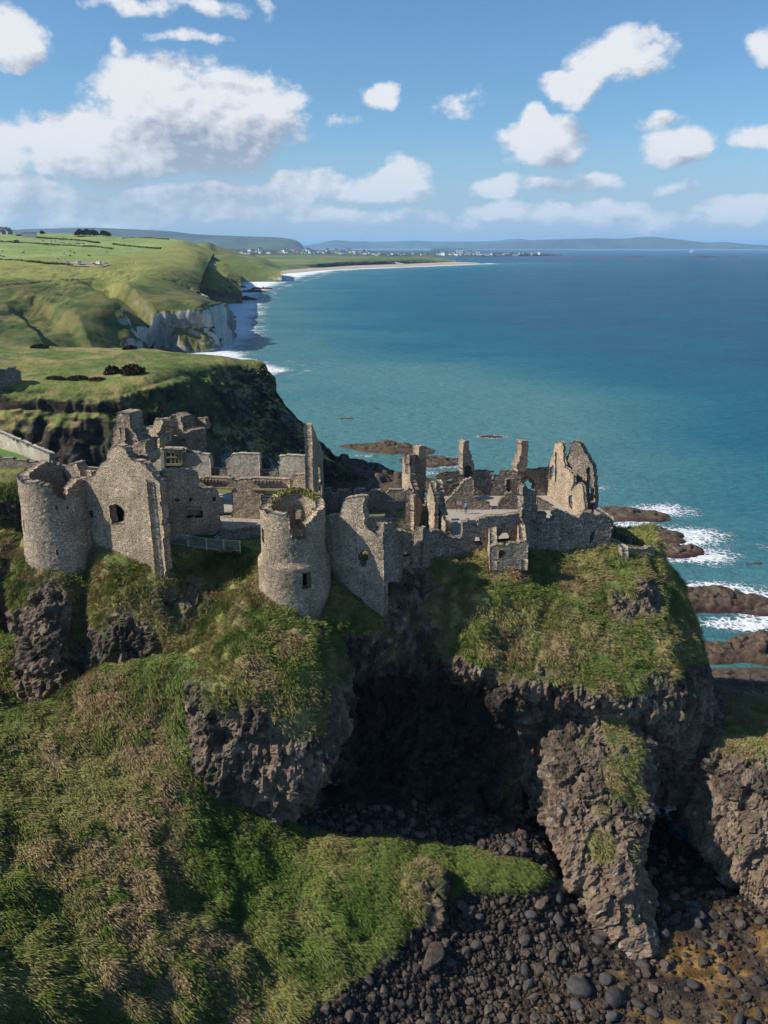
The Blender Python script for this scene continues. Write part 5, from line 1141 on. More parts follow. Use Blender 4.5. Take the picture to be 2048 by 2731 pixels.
# ------------------------------------------------------------------ placing things on a built surface
def surf(V, F, px, py):
    u, v = proj(V); d = (u-px)**2+(v-py)**2; Nn = V[:, 1]
    i = np.argsort(d)[:6]; j = i[np.argmin(V[i, 1])]; return V[j].copy()
def Q5(x, y): return (x*.1808, 580+y*.1808)
def Q3(x, y): return (x*.3014, 580+y*.3014)
def bush_mesh(name, rx, ry, h, n, mat, seed, cols):
    g = np.random.default_rng(seed); V = []; F = []; C = []
    th = g.uniform(0, 2*np.pi, n); u = g.uniform(0, 1, n)**.5; ph = g.uniform(0, 1, n)
    P = np.stack([rx*u*np.cos(th), ry*u*np.sin(th), h*(1-u**2)**.5*ph**.35], 1)
    P += fbm(P, 2.5/max(h, .1), 2, .5, seed)[:, None]*h*.18
    s = h*.16
    for i in range(3): P_ = P+g.normal(0, s, P.shape); V.append(P_)
    V = np.stack(V, 1).reshape(-1, 3); F = np.arange(len(V)).reshape(-1, 3)
    c = cmix(cols[0], cols[1], np.repeat(g.uniform(0, 1, n), 3)); return mesh_np(name, V, F, mat, False, c)
leaf, T, b = new_mat('leaves'); at = T.new('ShaderNodeAttribute', attribute_name='col').outputs['Color']
T.l.new(at, b.inputs['Base Color']); b.inputs['Roughness'].default_value = .9; b.inputs['Specular IOR Level'].default_value = .1
# arch of chalk
ar = wall('sea_arch', None, (448*K, 745*K, 706), (512*K, 725*K, 722), [(x*K, y*K) for x, y in [(446, 668), (470, 662), (498, 668), (506, 682), (509, 705), (506, 722), (492, 727), (484, 716), (479, 692), (472, 688), (468, 705), (467, 728), (462, 748), (448, 746)]], th=14, mat='chalk' if 'chalk' in M else 'plaster', cell=1.6, rag=1.0, jit=.9, ext=2)
ar.data.materials.clear(); ar.data.materials.append(simple('chalk_rock', (.30, .29, .27), .95, 0, .12, .35)); tag(ar, 'white rock arch with a dark opening at the tip of the chalk cliffs', 'rock arch')
# hedges and field edges
def hedge(pts, w, h, label, seed):
    P = [surf(CV, CF, *p) for p in pts]; P = catmull(np.array(P), 14*len(P)); g = np.random.default_rng(seed)
    seg = np.linalg.norm(np.diff(P, axis=0), axis=1).sum(); n = int(min(9000, seg*7))
    t = g.uniform(0, len(P)-1.001, n); i = t.astype(int); c = P[i]+(P[i+1]-P[i])*(t-i)[:, None]
    hh = h*(.6+.5*fbm(c, .05, 3, .6, seed))
    c = c+np.stack([g.normal(0, w*.3, n), g.normal(0, w*.5, n), g.uniform(0, 1, n)*hh], 1)
    V = (c[:, None]+g.normal(0, h*.22, (n, 3, 3))).reshape(-1, 3); V[:, 2] = np.maximum(V[:, 2], np.repeat(P[i, 2]-1, 3))
    col = cmix([.018, .028, .010], [.05, .065, .022], np.repeat(g.uniform(0, 1, n), 3)); o = np.array(P[0])
    ob = link('hedge', mesh_np('hedge', V-o, np.arange(len(V)).reshape(-1, 3), leaf, False, col)); ob.location = o
    return tag(ob, label, 'hedge', 'hedges between the fields')
hedge([Q5(-200,345), Q5(0,357), Q5(300,370), Q5(600,388), Q5(900,404), Q5(1200,422), Q5(1400,432), Q5(1659,462)], 3.5, 3, 'long dark hedge across the green pasture, below the white house', 1)
hedge([Q5(520,288), Q5(740,315), Q5(870,320), Q5(1100,335), Q5(1300,355), Q5(1460,378)], 3.5, 3.4, 'dark hedge running right from the white house garden', 2)
hedge([Q5(-200,600), Q5(0,618), Q5(350,637), Q5(600,668), Q5(750,684), Q5(1000,694)], 3, 2.4, 'ragged hedge bank ending beside the parked camper vans', 3)
hedge([Q3(-200,620), Q3(40,600), Q3(300,572), Q3(600,558), Q3(840,548)], 2.5, 1.6, 'thin ragged field edge above the dark grassy slope', 4)
hedge([Q3(1000,238), Q3(1200,260), Q3(1420,275)], 3, 2.8, 'short hedge at the right end of the pasture', 5)
hedge([Q3(1080,185), Q3(1300,182), Q3(1490,195)], 3, 2.5, 'faint hedge near the hill crest, farthest right', 6)
# tree belt on the crest
def tree(p, h, seed, label, grp):
    t = thing('tree', tuple(p), label, 'tree', grp); g = np.random.default_rng(seed)
    MB().cyl((0, 0, h*.2), h*.035, h*.42, 7).build('trunk', M['darkwood'], t)
    mb = MB()
    for k in range(4):
        a = k*1.6+seed; mb.bar((0, 0, h*.28), (math.cos(a)*h*.25, math.sin(a)*h*.25, h*.6), h*.025)
    mb.build('limb', M['darkwood'], t)
    me = bush_mesh('crown', h*.42, h*.42, h*.62, 900, leaf, seed, ([.02, .03, .012], [.055, .075, .025])); o = link('crown', me, t); o.location = (0, 0, h*.32); return t
for i, (x, y, h) in enumerate([(680,160,11),(705,158,14),(735,160,12),(765,158,15),(795,160,13),(825,161,14),(855,163,12),(915,163,13),(945,166,11),(965,168,9)]):
    tree(surf(CV, CF, *Q3(x, y+6)), h*.95, 30+i, 'dark rounded tree in the belt on the skyline of the far fields', 'trees of the skyline belt')
tree(surf(CV, CF, *Q3(378, 156)), 9, 77, 'single small garden tree right of the white house', 'garden trees')
# houses
def house(name, p, L, D, H, rz, wallm, label, grp=None, windows=3, floors=1, chim=True):
    t = thing(name, tuple(p), label, 'house', grp, rz)
    MB().quad_box((0, 0, H/2-1), (L, D, H+2)).build('wall', wallm, t)
    r = D*.42; MB().prism([(-D/2-.4, H-.1), (D/2+.4, H-.1), (0, H+r)], -L/2-.4, L/2+.4).build('roof', M['slate'], t)
    if chim:
        for s in (-.42, .42): MB().quad_box((L*s, 0, H+r+.4), (1.0, .8, 1.8)).build('chimney', wallm, t)
    for f in range(floors):
        for k in range(windows):
            x = (k+.5)/windows*L-L/2; MB().quad_box((x, -D/2-.03, 1.6+f*2.8), (1.3, .12, 1.3)).build('window', M['glass'], t)
    MB().quad_box((L*.08, -D/2-.03, 1.05), (1.0, .14, 2.1)).build('door', M['darkwood'], t)
    return t
house('farmhouse', surf(CV, CF, *Q5(430, 285)), 26, 9, 6.5, .12, M['white'], 'white farmhouse with slate roof between hedges at the left of the far fields', None, 6, 2)
grey = simple('grey_render', (.30, .29, .29), .8); cream = simple('cream_render', (.62, .56, .46), .8); brick = simple('red_brick', (.30, .13, .09), .85); pale = simple('pale_render', (.58, .57, .54), .8)
for i, (x, y, L, H, m_) in enumerate([(10,215,12,6,grey),(60,190,16,9,grey),(105,215,14,8,pale),(145,225,12,7,grey),(40,235,12,5,grey)]):
    house('house', surf(CV, CF, *Q5(x, y+18)), L, 9, H, .3*i, m_, ['leftmost grey house of the hilltop cluster, cut by the frame edge', 'tallest grey house of the hilltop cluster', 'pale house of the hilltop cluster, third from the left', 'grey house at the right end of the hilltop cluster', 'low grey house in front of the hilltop cluster'][i], 'houses of the hilltop hamlet', 3, 2)
# road down from the hamlet
rp = [surf(CV, CF, *Q5(x, y)) for x, y in [(235,205),(268,235),(262,265),(250,300),(215,330),(120,345)]]; rp = catmull(np.array(rp), 40)
dv = np.gradient(rp, axis=0); nn = np.stack([-dv[:, 1], dv[:, 0], 0*dv[:, 0]], 1); nn /= np.linalg.norm(nn, axis=1, keepdims=True)
V = np.stack([rp-nn*4.5, rp+nn*4.5], 1).reshape(-1, 3)+[0, 0, 1.2]; F = gridfaces(40, 2)
ro = link('road', mesh_np('road', V, F, simple('asphalt', (.13, .13, .14), .9, 0, .1, .1))); tag(ro, kind='structure')
# parking ground
cp = np.array([surf(CV, CF, *Q5(x, y)) for x, y in [(950,700),(1150,715),(1530,720),(1640,690),(1500,660),(1050,662)]]); cc = cp.mean(0)
mb = MB(); 
for i in range(6): mb.poly([cc+[0, 0, .8], cp[i]+[0, 0, .8], cp[(i+1) % 6]+[0, 0, .8]])
tag(mb.build('car_park', simple('car_park_grit', (.34, .27, .22), .95, 0, .3, .2)), kind='structure')
# camper vans, cars
def camper(p, rz, label, body):
    t = thing('camper_van', tuple(p), label, 'camper van', 'camper vans in the cliff top car park', rz)
    MB().prism([(-3.4, .5), (-3.4, 1.5), (-2.6, 2.2), (-2.9, 3.1), (3.4, 3.1), (3.4, .5)], -1.15, 1.15).build('body', body, t)
    MB().prism([(-3.2, 1.68), (-2.68, 2.2), (-2.72, 2.24), (-3.26, 1.72)], -1.0, 1.0).build('windscreen', M['glass'], t)
    for s in (-1.17, 1.17): MB().quad_box((s, 1.2, 2.1), (.06, 1.6, .7)).build('side_window', M['glass'], t)
    for y in (-2.2, 2.1):
        for s in (-1.0, 1.0): MB().cyl((s, y, .4), .4, .3, 14, 'x').build('wheel', M['rubber'], t)
    for s in (-.8, .8): MB().quad_box((s, -3.42, 1.0), (.35, .06, .22)).build('headlight', M['steel'], t)
    return t
o_ = np.array([0, 0, .9])
camper(surf(CV, CF, *Q5(990, 688))+o_, .25, 'white camper van parked at the left end, dark windscreen towards us', M['white'])
camper(surf(CV, CF, *Q5(1150, 688))+o_, -.35, 'white boxy camper van, second from the left beyond the cliff', M['white'])
camper(surf(CV, CF, *Q5(1462, 690))+o_, .9, 'camper van with bluish front parked right of the low white car', pale)
def car(p, rz, label, body):
    t = thing('parked_car', tuple(p), label, 'car', 'cars in the cliff top car park', rz)
    MB().prism([(-2.1, .35), (-2.15, .8), (-1.2, .95), (-.6, 1.45), (1.2, 1.45), (2.0, .95), (2.1, .35)], -.88, .88).build('body', body, t)
    MB().prism([(-1.1, .98), (-.6, 1.38), (1.1, 1.38), (1.75, .98)], -.9, .9).build('window', M['glass'], t)
    for y in (-1.35, 1.35):
        for s in (-.8, .8): MB().cyl((s, y, .33), .33, .22, 14, 'x').build('wheel', M['rubber'], t)
blue = simple('blue_paint', (.10, .30, .45), .35); 
car(surf(CV, CF, *Q5(1255, 690))+o_, 1.5, 'low white car broadside between the camper vans, left one', M['white'])
car(surf(CV, CF, *Q5(1305, 692))+o_, 1.5, 'low white car broadside between the camper vans, right one', M['white'])
car(surf(CV, CF, *Q5(1385, 692))+o_, .2, 'dark small car next to the bluish camper van', M['dark_metal'])
car(surf(CV, CF, *Q5(1565, 688))+o_, 1.4, 'light blue car at the right end of the parked row', blue)

# ---- skinned figures
def skin_mesh(name, joints, edges, radii, sub=1):
    me = bpy.data.meshes.new(name); me.from_pydata(joints, edges, []); o = bpy.data.objects.new(name, me); COL.objects.link(o)
    md = o.modifiers.new('s', 'SKIN'); md.use_smooth_shade = True
    for i, r in enumerate(radii): me.skin_vertices[0].data[i].radius = (r, r)
    me.skin_vertices[0].data[0].use_root = True
    m2 = o.modifiers.new('u', 'SUBSURF'); m2.levels = sub; m2.render_levels = sub
    r = bpy.data.meshes.new_from_object(o.evaluated_get(bpy.context.evaluated_depsgraph_get())); bpy.data.objects.remove(o); r.name = name; return r
SKIN = simple('skin', (.45, .27, .19), .6); 
def person(p, rz, label, top, legs, hairc, grp=None, stride=.12, arms=0.0, lean=0.0, pack=None, scale=1.0):
    J = [(0, 0, .95), (0, 0, 1.15), (0, -lean*.5, 1.38), (0, -lean*.7, 1.5), (0, -lean*.8, 1.62), (0, -.02-lean*.8, 1.72)]; E = [(0, 1), (1, 2), (2, 3), (3, 4), (4, 5)]; R = [.14, .13, .15, .055, .095, .075]
    def chain(start, pts, rs):
        k = start
        for q, r in zip(pts, rs): J.append(q); R.append(r); E.append((k, len(J)-1)); k = len(J)-1
        return k
    for s in (-1, 1):
        st = stride*s
        chain(0, [(s*.10, 0, .86), (s*.11, st*.8, .48), (s*.11, st*1.5, .09), (s*.12, st*1.5-.16, .05)], [.095, .062, .045, .042])
        e = chain(2, [(s*.19, -lean*.5, 1.40), (s*.25, -st*.8-arms*.15, 1.13), (s*.24, -st*1.6-.08-arms*.35, .88+arms*.2), (s*.24, -st*1.7-.1-arms*.38, .82+arms*.2)], [.062, .045, .03, .028])
        h = J[e]
        for k in range(4): chain(e, [(h[0]+(k-1.5)*.018*s, h[1]-.02-abs(k-1.4)*.004, h[2]-.05), (h[0]+(k-1.5)*.019*s, h[1]-.035, h[2]-.085+abs(k-1.3)*.008)], [.009, .008])
        chain(e, [(h[0]-s*.03, h[1]-.035, h[2]-.02), (h[0]-s*.035, h[1]-.05, h[2]-.045)], [.010, .008])
    me = skin_mesh('person', J, E, R); me.materials.append(legs); me.materials.append(top); me.materials.append(SKIN); me.materials.append(M['rubber'])
    for f in me.polygons:
        c = f.center; f.material_index = 3 if c.z < .10 else (0 if c.z < .93 and abs(c.x) < .2 else (2 if (c.z > 1.49 or (abs(c.x) > .2 and c.z < .9+arms*.2)) else 1))
    o = link('person', me); o.location = tuple(p); o.rotation_euler = (0, 0, rz); o.scale = (scale,)*3; tag(o, label, 'person', grp)
    hv = MB().quad_box((0, .02-lean*.8, 1.70), (.17, .19, .13), 0, .7); hh = hv.build('hair', hairc, o)
    bm = hh.modifiers.new('s', 'SUBSURF'); bm.levels = 2; bm.render_levels = 2
    if pack is not None:
        q = MB().quad_box((0, .17, 1.28), (.28, .16, .42), 0, .85).build('backpack', pack, o); bm = q.modifiers.new('b', 'BEVEL'); bm.width = .05; bm.segments = 2
    return o
blk = simple('black_cloth', (.018, .018, .022), .9); navy = simple('navy_cloth', (.03, .05, .12), .9); jean = simple('blue_jeans', (.05, .09, .18), .9); sky_ = simple('blue_jacket', (.08, .16, .38), .8)
grc = simple('grey_cloth', (.35, .38, .45), .9); redc = simple('red_cloth', (.35, .08, .07), .9); hr = simple('dark_hair', (.03, .02, .015), .7); wh = simple('white_cloth', (.6, .6, .62), .9)
q = onz(*Z(7, 930, 1060), 40.0); person(q, math.pi, 'walker in a blue jacket with a pale backpack, alone on the gravel house floor', sky_, navy, hr, None, .16, 0, 0, grc)
for (x, y, Y, a, lb, tp, lg, hh) in [(622, 850, 128.6, .4, 'person in black at the left of the group by the bridge gate', blk, blk, hr), (662, 848, 129.4, 2.2, 'person in a red top half hidden in the group by the bridge gate', redc, jean, hr), (705, 850, 128.8, 1.2, 'person in a bright blue jacket in the group by the bridge gate', sky_, navy, hr),
                              (742, 850, 129.6, -.6, 'person in navy in the middle of the group by the bridge gate', navy, blk, hr), (785, 868, 128.2, 2.8, 'person in dark clothes with a white hat at the front end of the bridge', blk, jean, wh), (1325, 925, 127.2, .3, 'lone person in black crossing the middle of the footbridge', blk, blk, hr)]:
    p = W(*Z(5, x, y), Y); p[2] = W(*Z(5, 1100, 900), 127.6)[2]-1.05; person(p, a, lb, tp, lg, hh, 'people on the footbridge', .12)
p1 = W(*Z(8, 358, 530), 99.6); p2 = W(*Z(8, 437, 540), 99.4)
person(p1, 2.4, 'standing visitor in black holding out an arm on the viewing terrace', blk, blk, hr, 'visitors on the viewing terrace', .08, 1.0, .1)
person(p2, -2.0, 'visitor in black bending over the wall at the right of the viewing terrace', blk, blk, hr, 'visitors on the viewing terrace', .08, 1.6, .35, None, .85)
for x, y, lb in [(1125,425,'left of three distant walkers on the cliff path beyond the vans'), (1147,410,'middle one of three distant walkers on the cliff path'), (1176,410,'right one of three distant walkers on the cliff path'), (182,360,'distant lone figure at the edge of the left pasture')]:
    person(surf(CV, CF, *Q3(x, y)), 0, lb, blk, blk, hr, 'distant walkers', .1, scale=1.15)
# cows
def cow_mesh():
    J = [(0, 0, 1.05), (.7, 0, 1.1), (-.75, 0, 1.1), (1.15, 0, 1.2), (1.5, 0, .75), (1.72, 0, .45)]; E = [(0, 1), (0, 2), (1, 3), (3, 4), (4, 5)]; R = [.40, .36, .34, .2, .16, .10]
    for k, x in ((1, .72), (2, -.8)):
        for s in (-1, 1):
            J.append((x, s*.24, .85)); R.append(.15); E.append((k, len(J)-1)); J.append((x+(.05 if x > 0 else -.08), s*.25, .45)); R.append(.075); E.append((len(J)-2, len(J)-1))
            J.append((x, s*.25, .05)); R.append(.06); E.append((len(J)-2, len(J)-1))
    for s in (-1, 1): J.append((1.5, s*.22, .86)); R.append(.04); E.append((4, len(J)-1))
    J.append((-1.12, 0, 1.1)); R.append(.05); E.append((2, len(J)-1)); J.append((-1.15, 0, .5)); R.append(.035); E.append((len(J)-2, len(J)-1))
    return skin_mesh('cow', J, E, R)
cm = cow_mesh(); cme = {}
for nme, c in (('black', (.015, .013, .012)), ('white', (.6, .57, .5)), ('brown', (.10, .05, .03))):
    m2 = cm.copy(); m2.materials.append(simple(nme+'_hide', c, .9)); cme[nme] = m2
cows = [(345,520,'black'),(365,500,'black'),(300,525,'white'),(35,490,'black'),(15,575,'black'),(70,580,'black'),(948,540,'black'),(930,543,'white'),(1095,525,'black'),(1040,570,'black'),(1040,500,'brown'),(1300,558,'black'),(1322,572,'brown'),(1565,517,'black'),(720,553,'white'),(990,550,'white'),(855,620,'black'),
        (640,347,'black'),(760,352,'black'),(822,357,'black'),(850,372,'white'),(915,368,'black'),(935,372,'white'),(990,378,'white'),(1030,385,'brown'),(1045,388,'white'),(1125,388,'black'),(1110,376,'white'),(1160,388,'black'),(1180,390,'black'),(1230,392,'black')]
for i, (x, y, c) in enumerate(cows):
    o = link('cow', cme[c]); o.location = tuple(surf(CV, CF, *Q5(x, y+4))+[0, 0, .3]); o.rotation_euler = (0, 0, (i*1.9) % 6.28); o.scale = (1.5,)*3 if y > 450 else (1.7,)*3
    up = y < 450
    tag(o, '%s cow grazing in the %s' % (c, 'upper field between the two hedges' if up else 'big green pasture above the camper vans'), 'cow', '%s cows in the %s' % (c, 'upper field' if up else 'big pasture'))

# bushes and small ruin on the near headland
def bush(px, py, r, h, seed, label, cols=([.022, .022, .012], [.085, .062, .035])):
    p = surf(HV, HF, px, py); o = link('bush', bush_mesh('bush', r, r*.7, h, 1600, leaf, seed, cols)); o.location = tuple(p); tag(o, label, 'bush', 'dark bushes on the near headland')
bush(298, 996, 1.9, 1.9, 1, 'dark round gorse bush, left one of the pair at the cliff edge'); bush(352, 994, 3.0, 2.0, 2, 'wide dark gorse bush, right one of the pair at the cliff edge')
bush(148, 1010, 2.6, .8, 3, 'low dark bush at the cliff edge left of the gorse pair'); bush(205, 1010, 2.8, .9, 4, 'low brown bush just left of the gorse pair'); bush(260, 1013, 2.4, .7, 5, 'flat brown bush below the left gorse bush')
bush(105, 927, 3, 1.1, 6, 'dark scrub on the back rim of the headland plateau, left'); bush(345, 931, 2.2, 1.2, 7, 'dark scrub on the back rim of the headland plateau, right')
tr_ = thing('ruined_wall', base(30, 1040, 201), 'dark square ruined wall at the left edge on the near headland', 'wall')
wall('wall_face', tr_, (-40, 1040, 198), (70, 1030, 203), [(-40, 975), (10, 985), (40, 980), (58, 1000), (66, 1030), (60, 1045), (-40, 1050)], th=1.5, mat='stone_grey', cell=.5, rag=.3)

# town
def town_house(wm, rm):
    mb = MB().quad_box((0, 0, 3.5), (14, 10, 9)); mb.prism([(-5.3, 7.9), (5.3, 7.9), (0, 11.5)], -7.2, 7.2)
    me = bpy.data.meshes.new('town_house'); me.from_pydata(mb.V, [], mb.F); me.materials.append(wm); me.materials.append(rm)
    for i in range(6, len(me.polygons)): me.polygons[i].material_index = 1
    return me
hm = [town_house(M['white'], M['slate']), town_house(M['white'], M['slate']), town_house(cream, M['slate']), town_house(grey, M['slate']), town_house(brick, M['slate']), town_house(pale, simple('brown_tiles', (.16, .08, .06), .9))]
g = np.random.default_rng(5); U, Vv = proj(TV); U = U/K; Vv = Vv/K
cell_best = {}
for i in range(180):
    r_ = g.uniform()
    if r_ < .52: x = g.uniform(505, 800); y = 547.5-abs(g.normal(0, 2.6))+g.uniform(-1, 2.2)
    elif r_ < .68: x = g.uniform(660, 760); y = 545.5-g.uniform(0, 3.5)
    elif r_ < .84: x = g.uniform(800, 980); y = 550.5+g.uniform(-2.5, 1.6)
    else: x = g.uniform(965, 1165); y = 550.8+g.uniform(-3.0, 1.2)
    j = np.argsort((U-x)**2*.3+(Vv-y)**2)[:4]; j = j[np.argmin(TV[j, 1])]; p = TV[j]; s = p[1]/8000
    o = link('town_house', hm[int(g.choice(6, p=[.24, .18, .16, .22, .06, .14]))]); o.location = tuple(p); sc_ = g.uniform(1.0, 2.0)*s; big = g.uniform() < .12
    o.scale = (sc_*g.uniform(.8, 1.8), sc_, sc_*(1.7 if big else g.uniform(.8, 1.2))); o.rotation_euler = (0, 0, g.uniform(-.5, .5)); tag(o, 'small house of the distant seaside town', 'house', 'houses of the distant town')
for i, (x, y, L, H, m_, lb) in enumerate([(992,551,60,52,M['white'],'tallest white hotel block on the distant headland'),(1012,551,50,34,cream,'cream hotel block just right of the tallest one on the distant headland'),(1032,552,34,40,M['white'],'narrow white block, third from the left on the distant headland'),(1050,552.5,70,26,pale,'long pale terrace on the distant headland'),(1078,552.5,60,22,grey,'grey terrace at the right part of the distant headland'),(1110,552.8,80,18,pale,'low pale terrace, rightmost large building of the distant town'),(545,552,40,22,brick,'red house standing apart above the far cliffs')]):
    j = np.argmin((U-x)**2*.3+(Vv-y)**2); p = TV[j]
    if i == 6: p = W(x*K, (y+1)*K, 4200); L = 22; H = 12
    house('hotel', p, L, 22 if i < 6 else 14, H, 0, m_, lb, 'large buildings of the distant town', 6, 1)
p = onz(1498*K, 540.5*K, 0) if False else W(1498*K, 540.6*K, 16500); p[2] = 0
t = thing('ship', tuple(p), 'tiny white ship on the horizon below the distant island', 'ship'); MB().prism([(-18, 0), (18, 0), (22, 14), (-22, 14)], -60, 60).build('hull', M['white'], t); MB().quad_box((-25, 0, 28), (40, 26, 30)).build('deckhouse', M['white'], t); MB().cyl((10, 0, 40), 2, 55).build('mast', M['white'], t)

# ------------------------------------------------------------------ boulders
def boulder_mesh(seed, mat, round_=False):
    import bmesh
    bm = bmesh.new(); bmesh.ops.create_icosphere(bm, subdivisions=3, radius=1.0); g = np.random.default_rng(seed)
    V = np.array([v.co[:] for v in bm.verts])
    for k in range(4 if round_ else 11):
        n = g.normal(size=3); n /= np.linalg.norm(n); d = g.uniform(.42, .8) if not round_ else g.uniform(.78, .95); e = V@n-d; V -= n*np.maximum(e, 0)[:, None]*.92
    V += (fbm(V+seed*7, 1.6, 3, .5, seed)*.10)[:, None]*V; V *= [1, g.uniform(.65, .9), g.uniform(.55, .8)]
    for v, c in zip(bm.verts, V): v.co = c
    me = bpy.data.meshes.new('boulder'); bm.to_mesh(me); bm.free(); me.materials.append(mat)
    if round_: me.polygons.foreach_set('use_smooth', [True]*len(me.polygons))
    return me
def rock_mat(name, c1, c2):
    m, T, b = new_mat(name); p = pos(T); oi = T.new('ShaderNodeObjectInfo').outputs['Random']
    n = T.noise(p, 1.7, 5, .65); c = T.mix(T.mr(n, .35, .65), c1, c2); f = T.mr(oi, 0, 1, .6, 1.35); c = T.mix(1.0, c, T.xyz(f, f, f), 'MULTIPLY')
    w = T.noise(p, 6, 3, .7); c = T.mix(T.mr(w, .64, .72, 0, .4), c, (.26, .25, .23)); T.l.new(c, b.inputs['Base Color']); b.inputs['Roughness'].default_value = .85; bump(T, b, n, .12); return m
BR = rock_mat('boulder_basalt', (.044, .033, .026), (.10, .076, .058)); BG = rock_mat('wet_round_basalt', (.034, .031, .029), (.062, .056, .052))
bms = [boulder_mesh(s, BR) for s in range(6)]+[boulder_mesh(s+20, BG, True) for s in range(3)]
fr = np.random.default_rng(11); cand = []
BXY = X2[(BEACH > .75)]; bu, bv = proj(np.column_stack([BXY, ground_z(BXY[:, 0], BXY[:, 1])]))
BXY = BXY[(bu > -40) & (bu < 2100) & (bv > 2150) & (bv < 2790)]
def place_b(x, y, r, k, label, grp):
    o = link('boulder', bms[k]); o.location = (x, y, float(ground_z(x, y))+r*.22); o.scale = (r, r*fr.uniform(.8, 1.1), r*fr.uniform(.8, 1.1)); o.rotation_euler = (fr.uniform(-.4, .4), fr.uniform(-.4, .4), fr.uniform(0, 6.28)); return tag(o, label, 'boulder', grp)
BIG = [(1150, 2570, 1.9, 0, 'tallest brown boulder standing alone on the stony beach, left', 1.5), (1255, 2440, 1.1, 1, 'brown boulder at the grassy edge of the beach', 1), (1500, 2370, 1.2, 2, 'angular boulder at the top of the stony beach near the crag foot', 1), (1440, 2410, 1.0, 4, 'wide dark boulder below the crag foot', 1),
       (1545, 2640, 1.35, 6, 'large rounded grey boulder near the bottom of the beach', 1), (1640, 2665, 1.4, 7, 'largest smooth dark boulder at the bottom right', 1), (1600, 2500, 1.1, 3, 'angular black boulder in the middle of the beach', 1), (1475, 2560, 1.2, 5, 'split dark boulder in the middle of the beach', 1),
       (1855, 2440, 1.2, 8, 'rounded black boulder in the gap between the crags', 1), (1940, 2425, .6, 6, 'small pale round boulder beside the tidal pool', 1), (1715, 2580, .9, 7, 'smooth grey boulder beside the crag foot', 1), (1400, 2500, .95, 2, 'blocky brown boulder left of the middle of the beach', 1), (1535, 2260, 1.0, 1, 'boulder wedged at the foot of the shaded cliff', 1)]
for (px, py, r, k, lb, zs) in BIG:
    j = np.argmin((px_-px)**2+(py_-py)**2); o = place_b(X2[j, 0], X2[j, 1], r, k, lb, None); o.scale[2] *= zs
sel = BXY[fr.integers(0, len(BXY), 24000)]+fr.uniform(-.2, .2, (24000, 2)); rad = .12+.42*fr.pareto(3.2, len(sel)).clip(0, 1.7)
kelpy = (sel[:, 0] > 17) & (fr.uniform(0, 1, len(sel)) < np.clip((sel[:, 0]-14)/14, .3, .8)); sel = sel[~kelpy]; rad = rad[~kelpy]; rad *= np.where(sel[:, 1] > 66, 1.0, .92)
od = np.argsort(-rad); keepi = []; pts = []
for i in od:
    if len(keepi) >= 287: break
    p = sel[i]
    if all((p[0]-q[0])**2+(p[1]-q[1])**2 > (rad[i]+q[2])**2*.75 for q in pts): keepi.append(i); pts.append((p[0], p[1], rad[i]))
for i in keepi:
    rt = sel[i, 0] > 15; k = int(fr.integers(6, 9)) if (rt and fr.uniform() < .35) else int(fr.integers(0, 6))
    place_b(sel[i, 0], sel[i, 1], rad[i], k, 'dark basalt boulder lying among the stones of the beach', 'dark boulders of the stony beach')
rest = od[~np.isin(od, keepi)]
import bmesh
def ico():
    bm = bmesh.new(); bmesh.ops.create_icosphere(bm, subdivisions=1, radius=1.0); V = np.array([v.co[:] for v in bm.verts]); F = np.array([[v.index for v in f.verts] for f in bm.faces]); bm.free(); return V, F
iv, if_ = ico(); n = len(rest); R_ = np.minimum(rad[rest], .5)
base_ = []
for k in range(10):
    v = iv*1.0
    for q in range(6):
        nn_ = fr.normal(size=3); nn_ /= np.linalg.norm(nn_); e = v@nn_-fr.uniform(.5, .8); v = v-nn_*np.maximum(e, 0)[:, None]
    base_.append(v*[1, fr.uniform(.6, .95), fr.uniform(.5, .8)])
base_ = np.array(base_)[fr.integers(0, 10, n)]; a = fr.uniform(0, 2*np.pi, n); ca, sa_ = np.cos(a)[:, None], np.sin(a)[:, None]
b2_ = np.stack([base_[..., 0]*ca-base_[..., 1]*sa_, base_[..., 0]*sa_+base_[..., 1]*ca, base_[..., 2]], -1)*R_[:, None, None]
ct = np.column_stack([sel[rest], ground_z(sel[rest, 0], sel[rest, 1])+R_*.2]); V = (b2_+ct[:, None]).reshape(-1, 3)
F = (if_[None]+(np.arange(n)*len(iv))[:, None, None]).reshape(-1, 3); cc = fr.uniform(.55, 1.5, n)
cb = np.repeat(cmix([.036, .027, .022], [.10, .077, .06], fr.uniform(0, 1, n))*cc[:, None]*.9, len(iv), 0)
tag(link('beach_stones', mesh_np('beach_stones', V, F, M['ground'], False, cb)), 'small dark stones covering the beach between the boulders', 'stones', None, 'stuff')

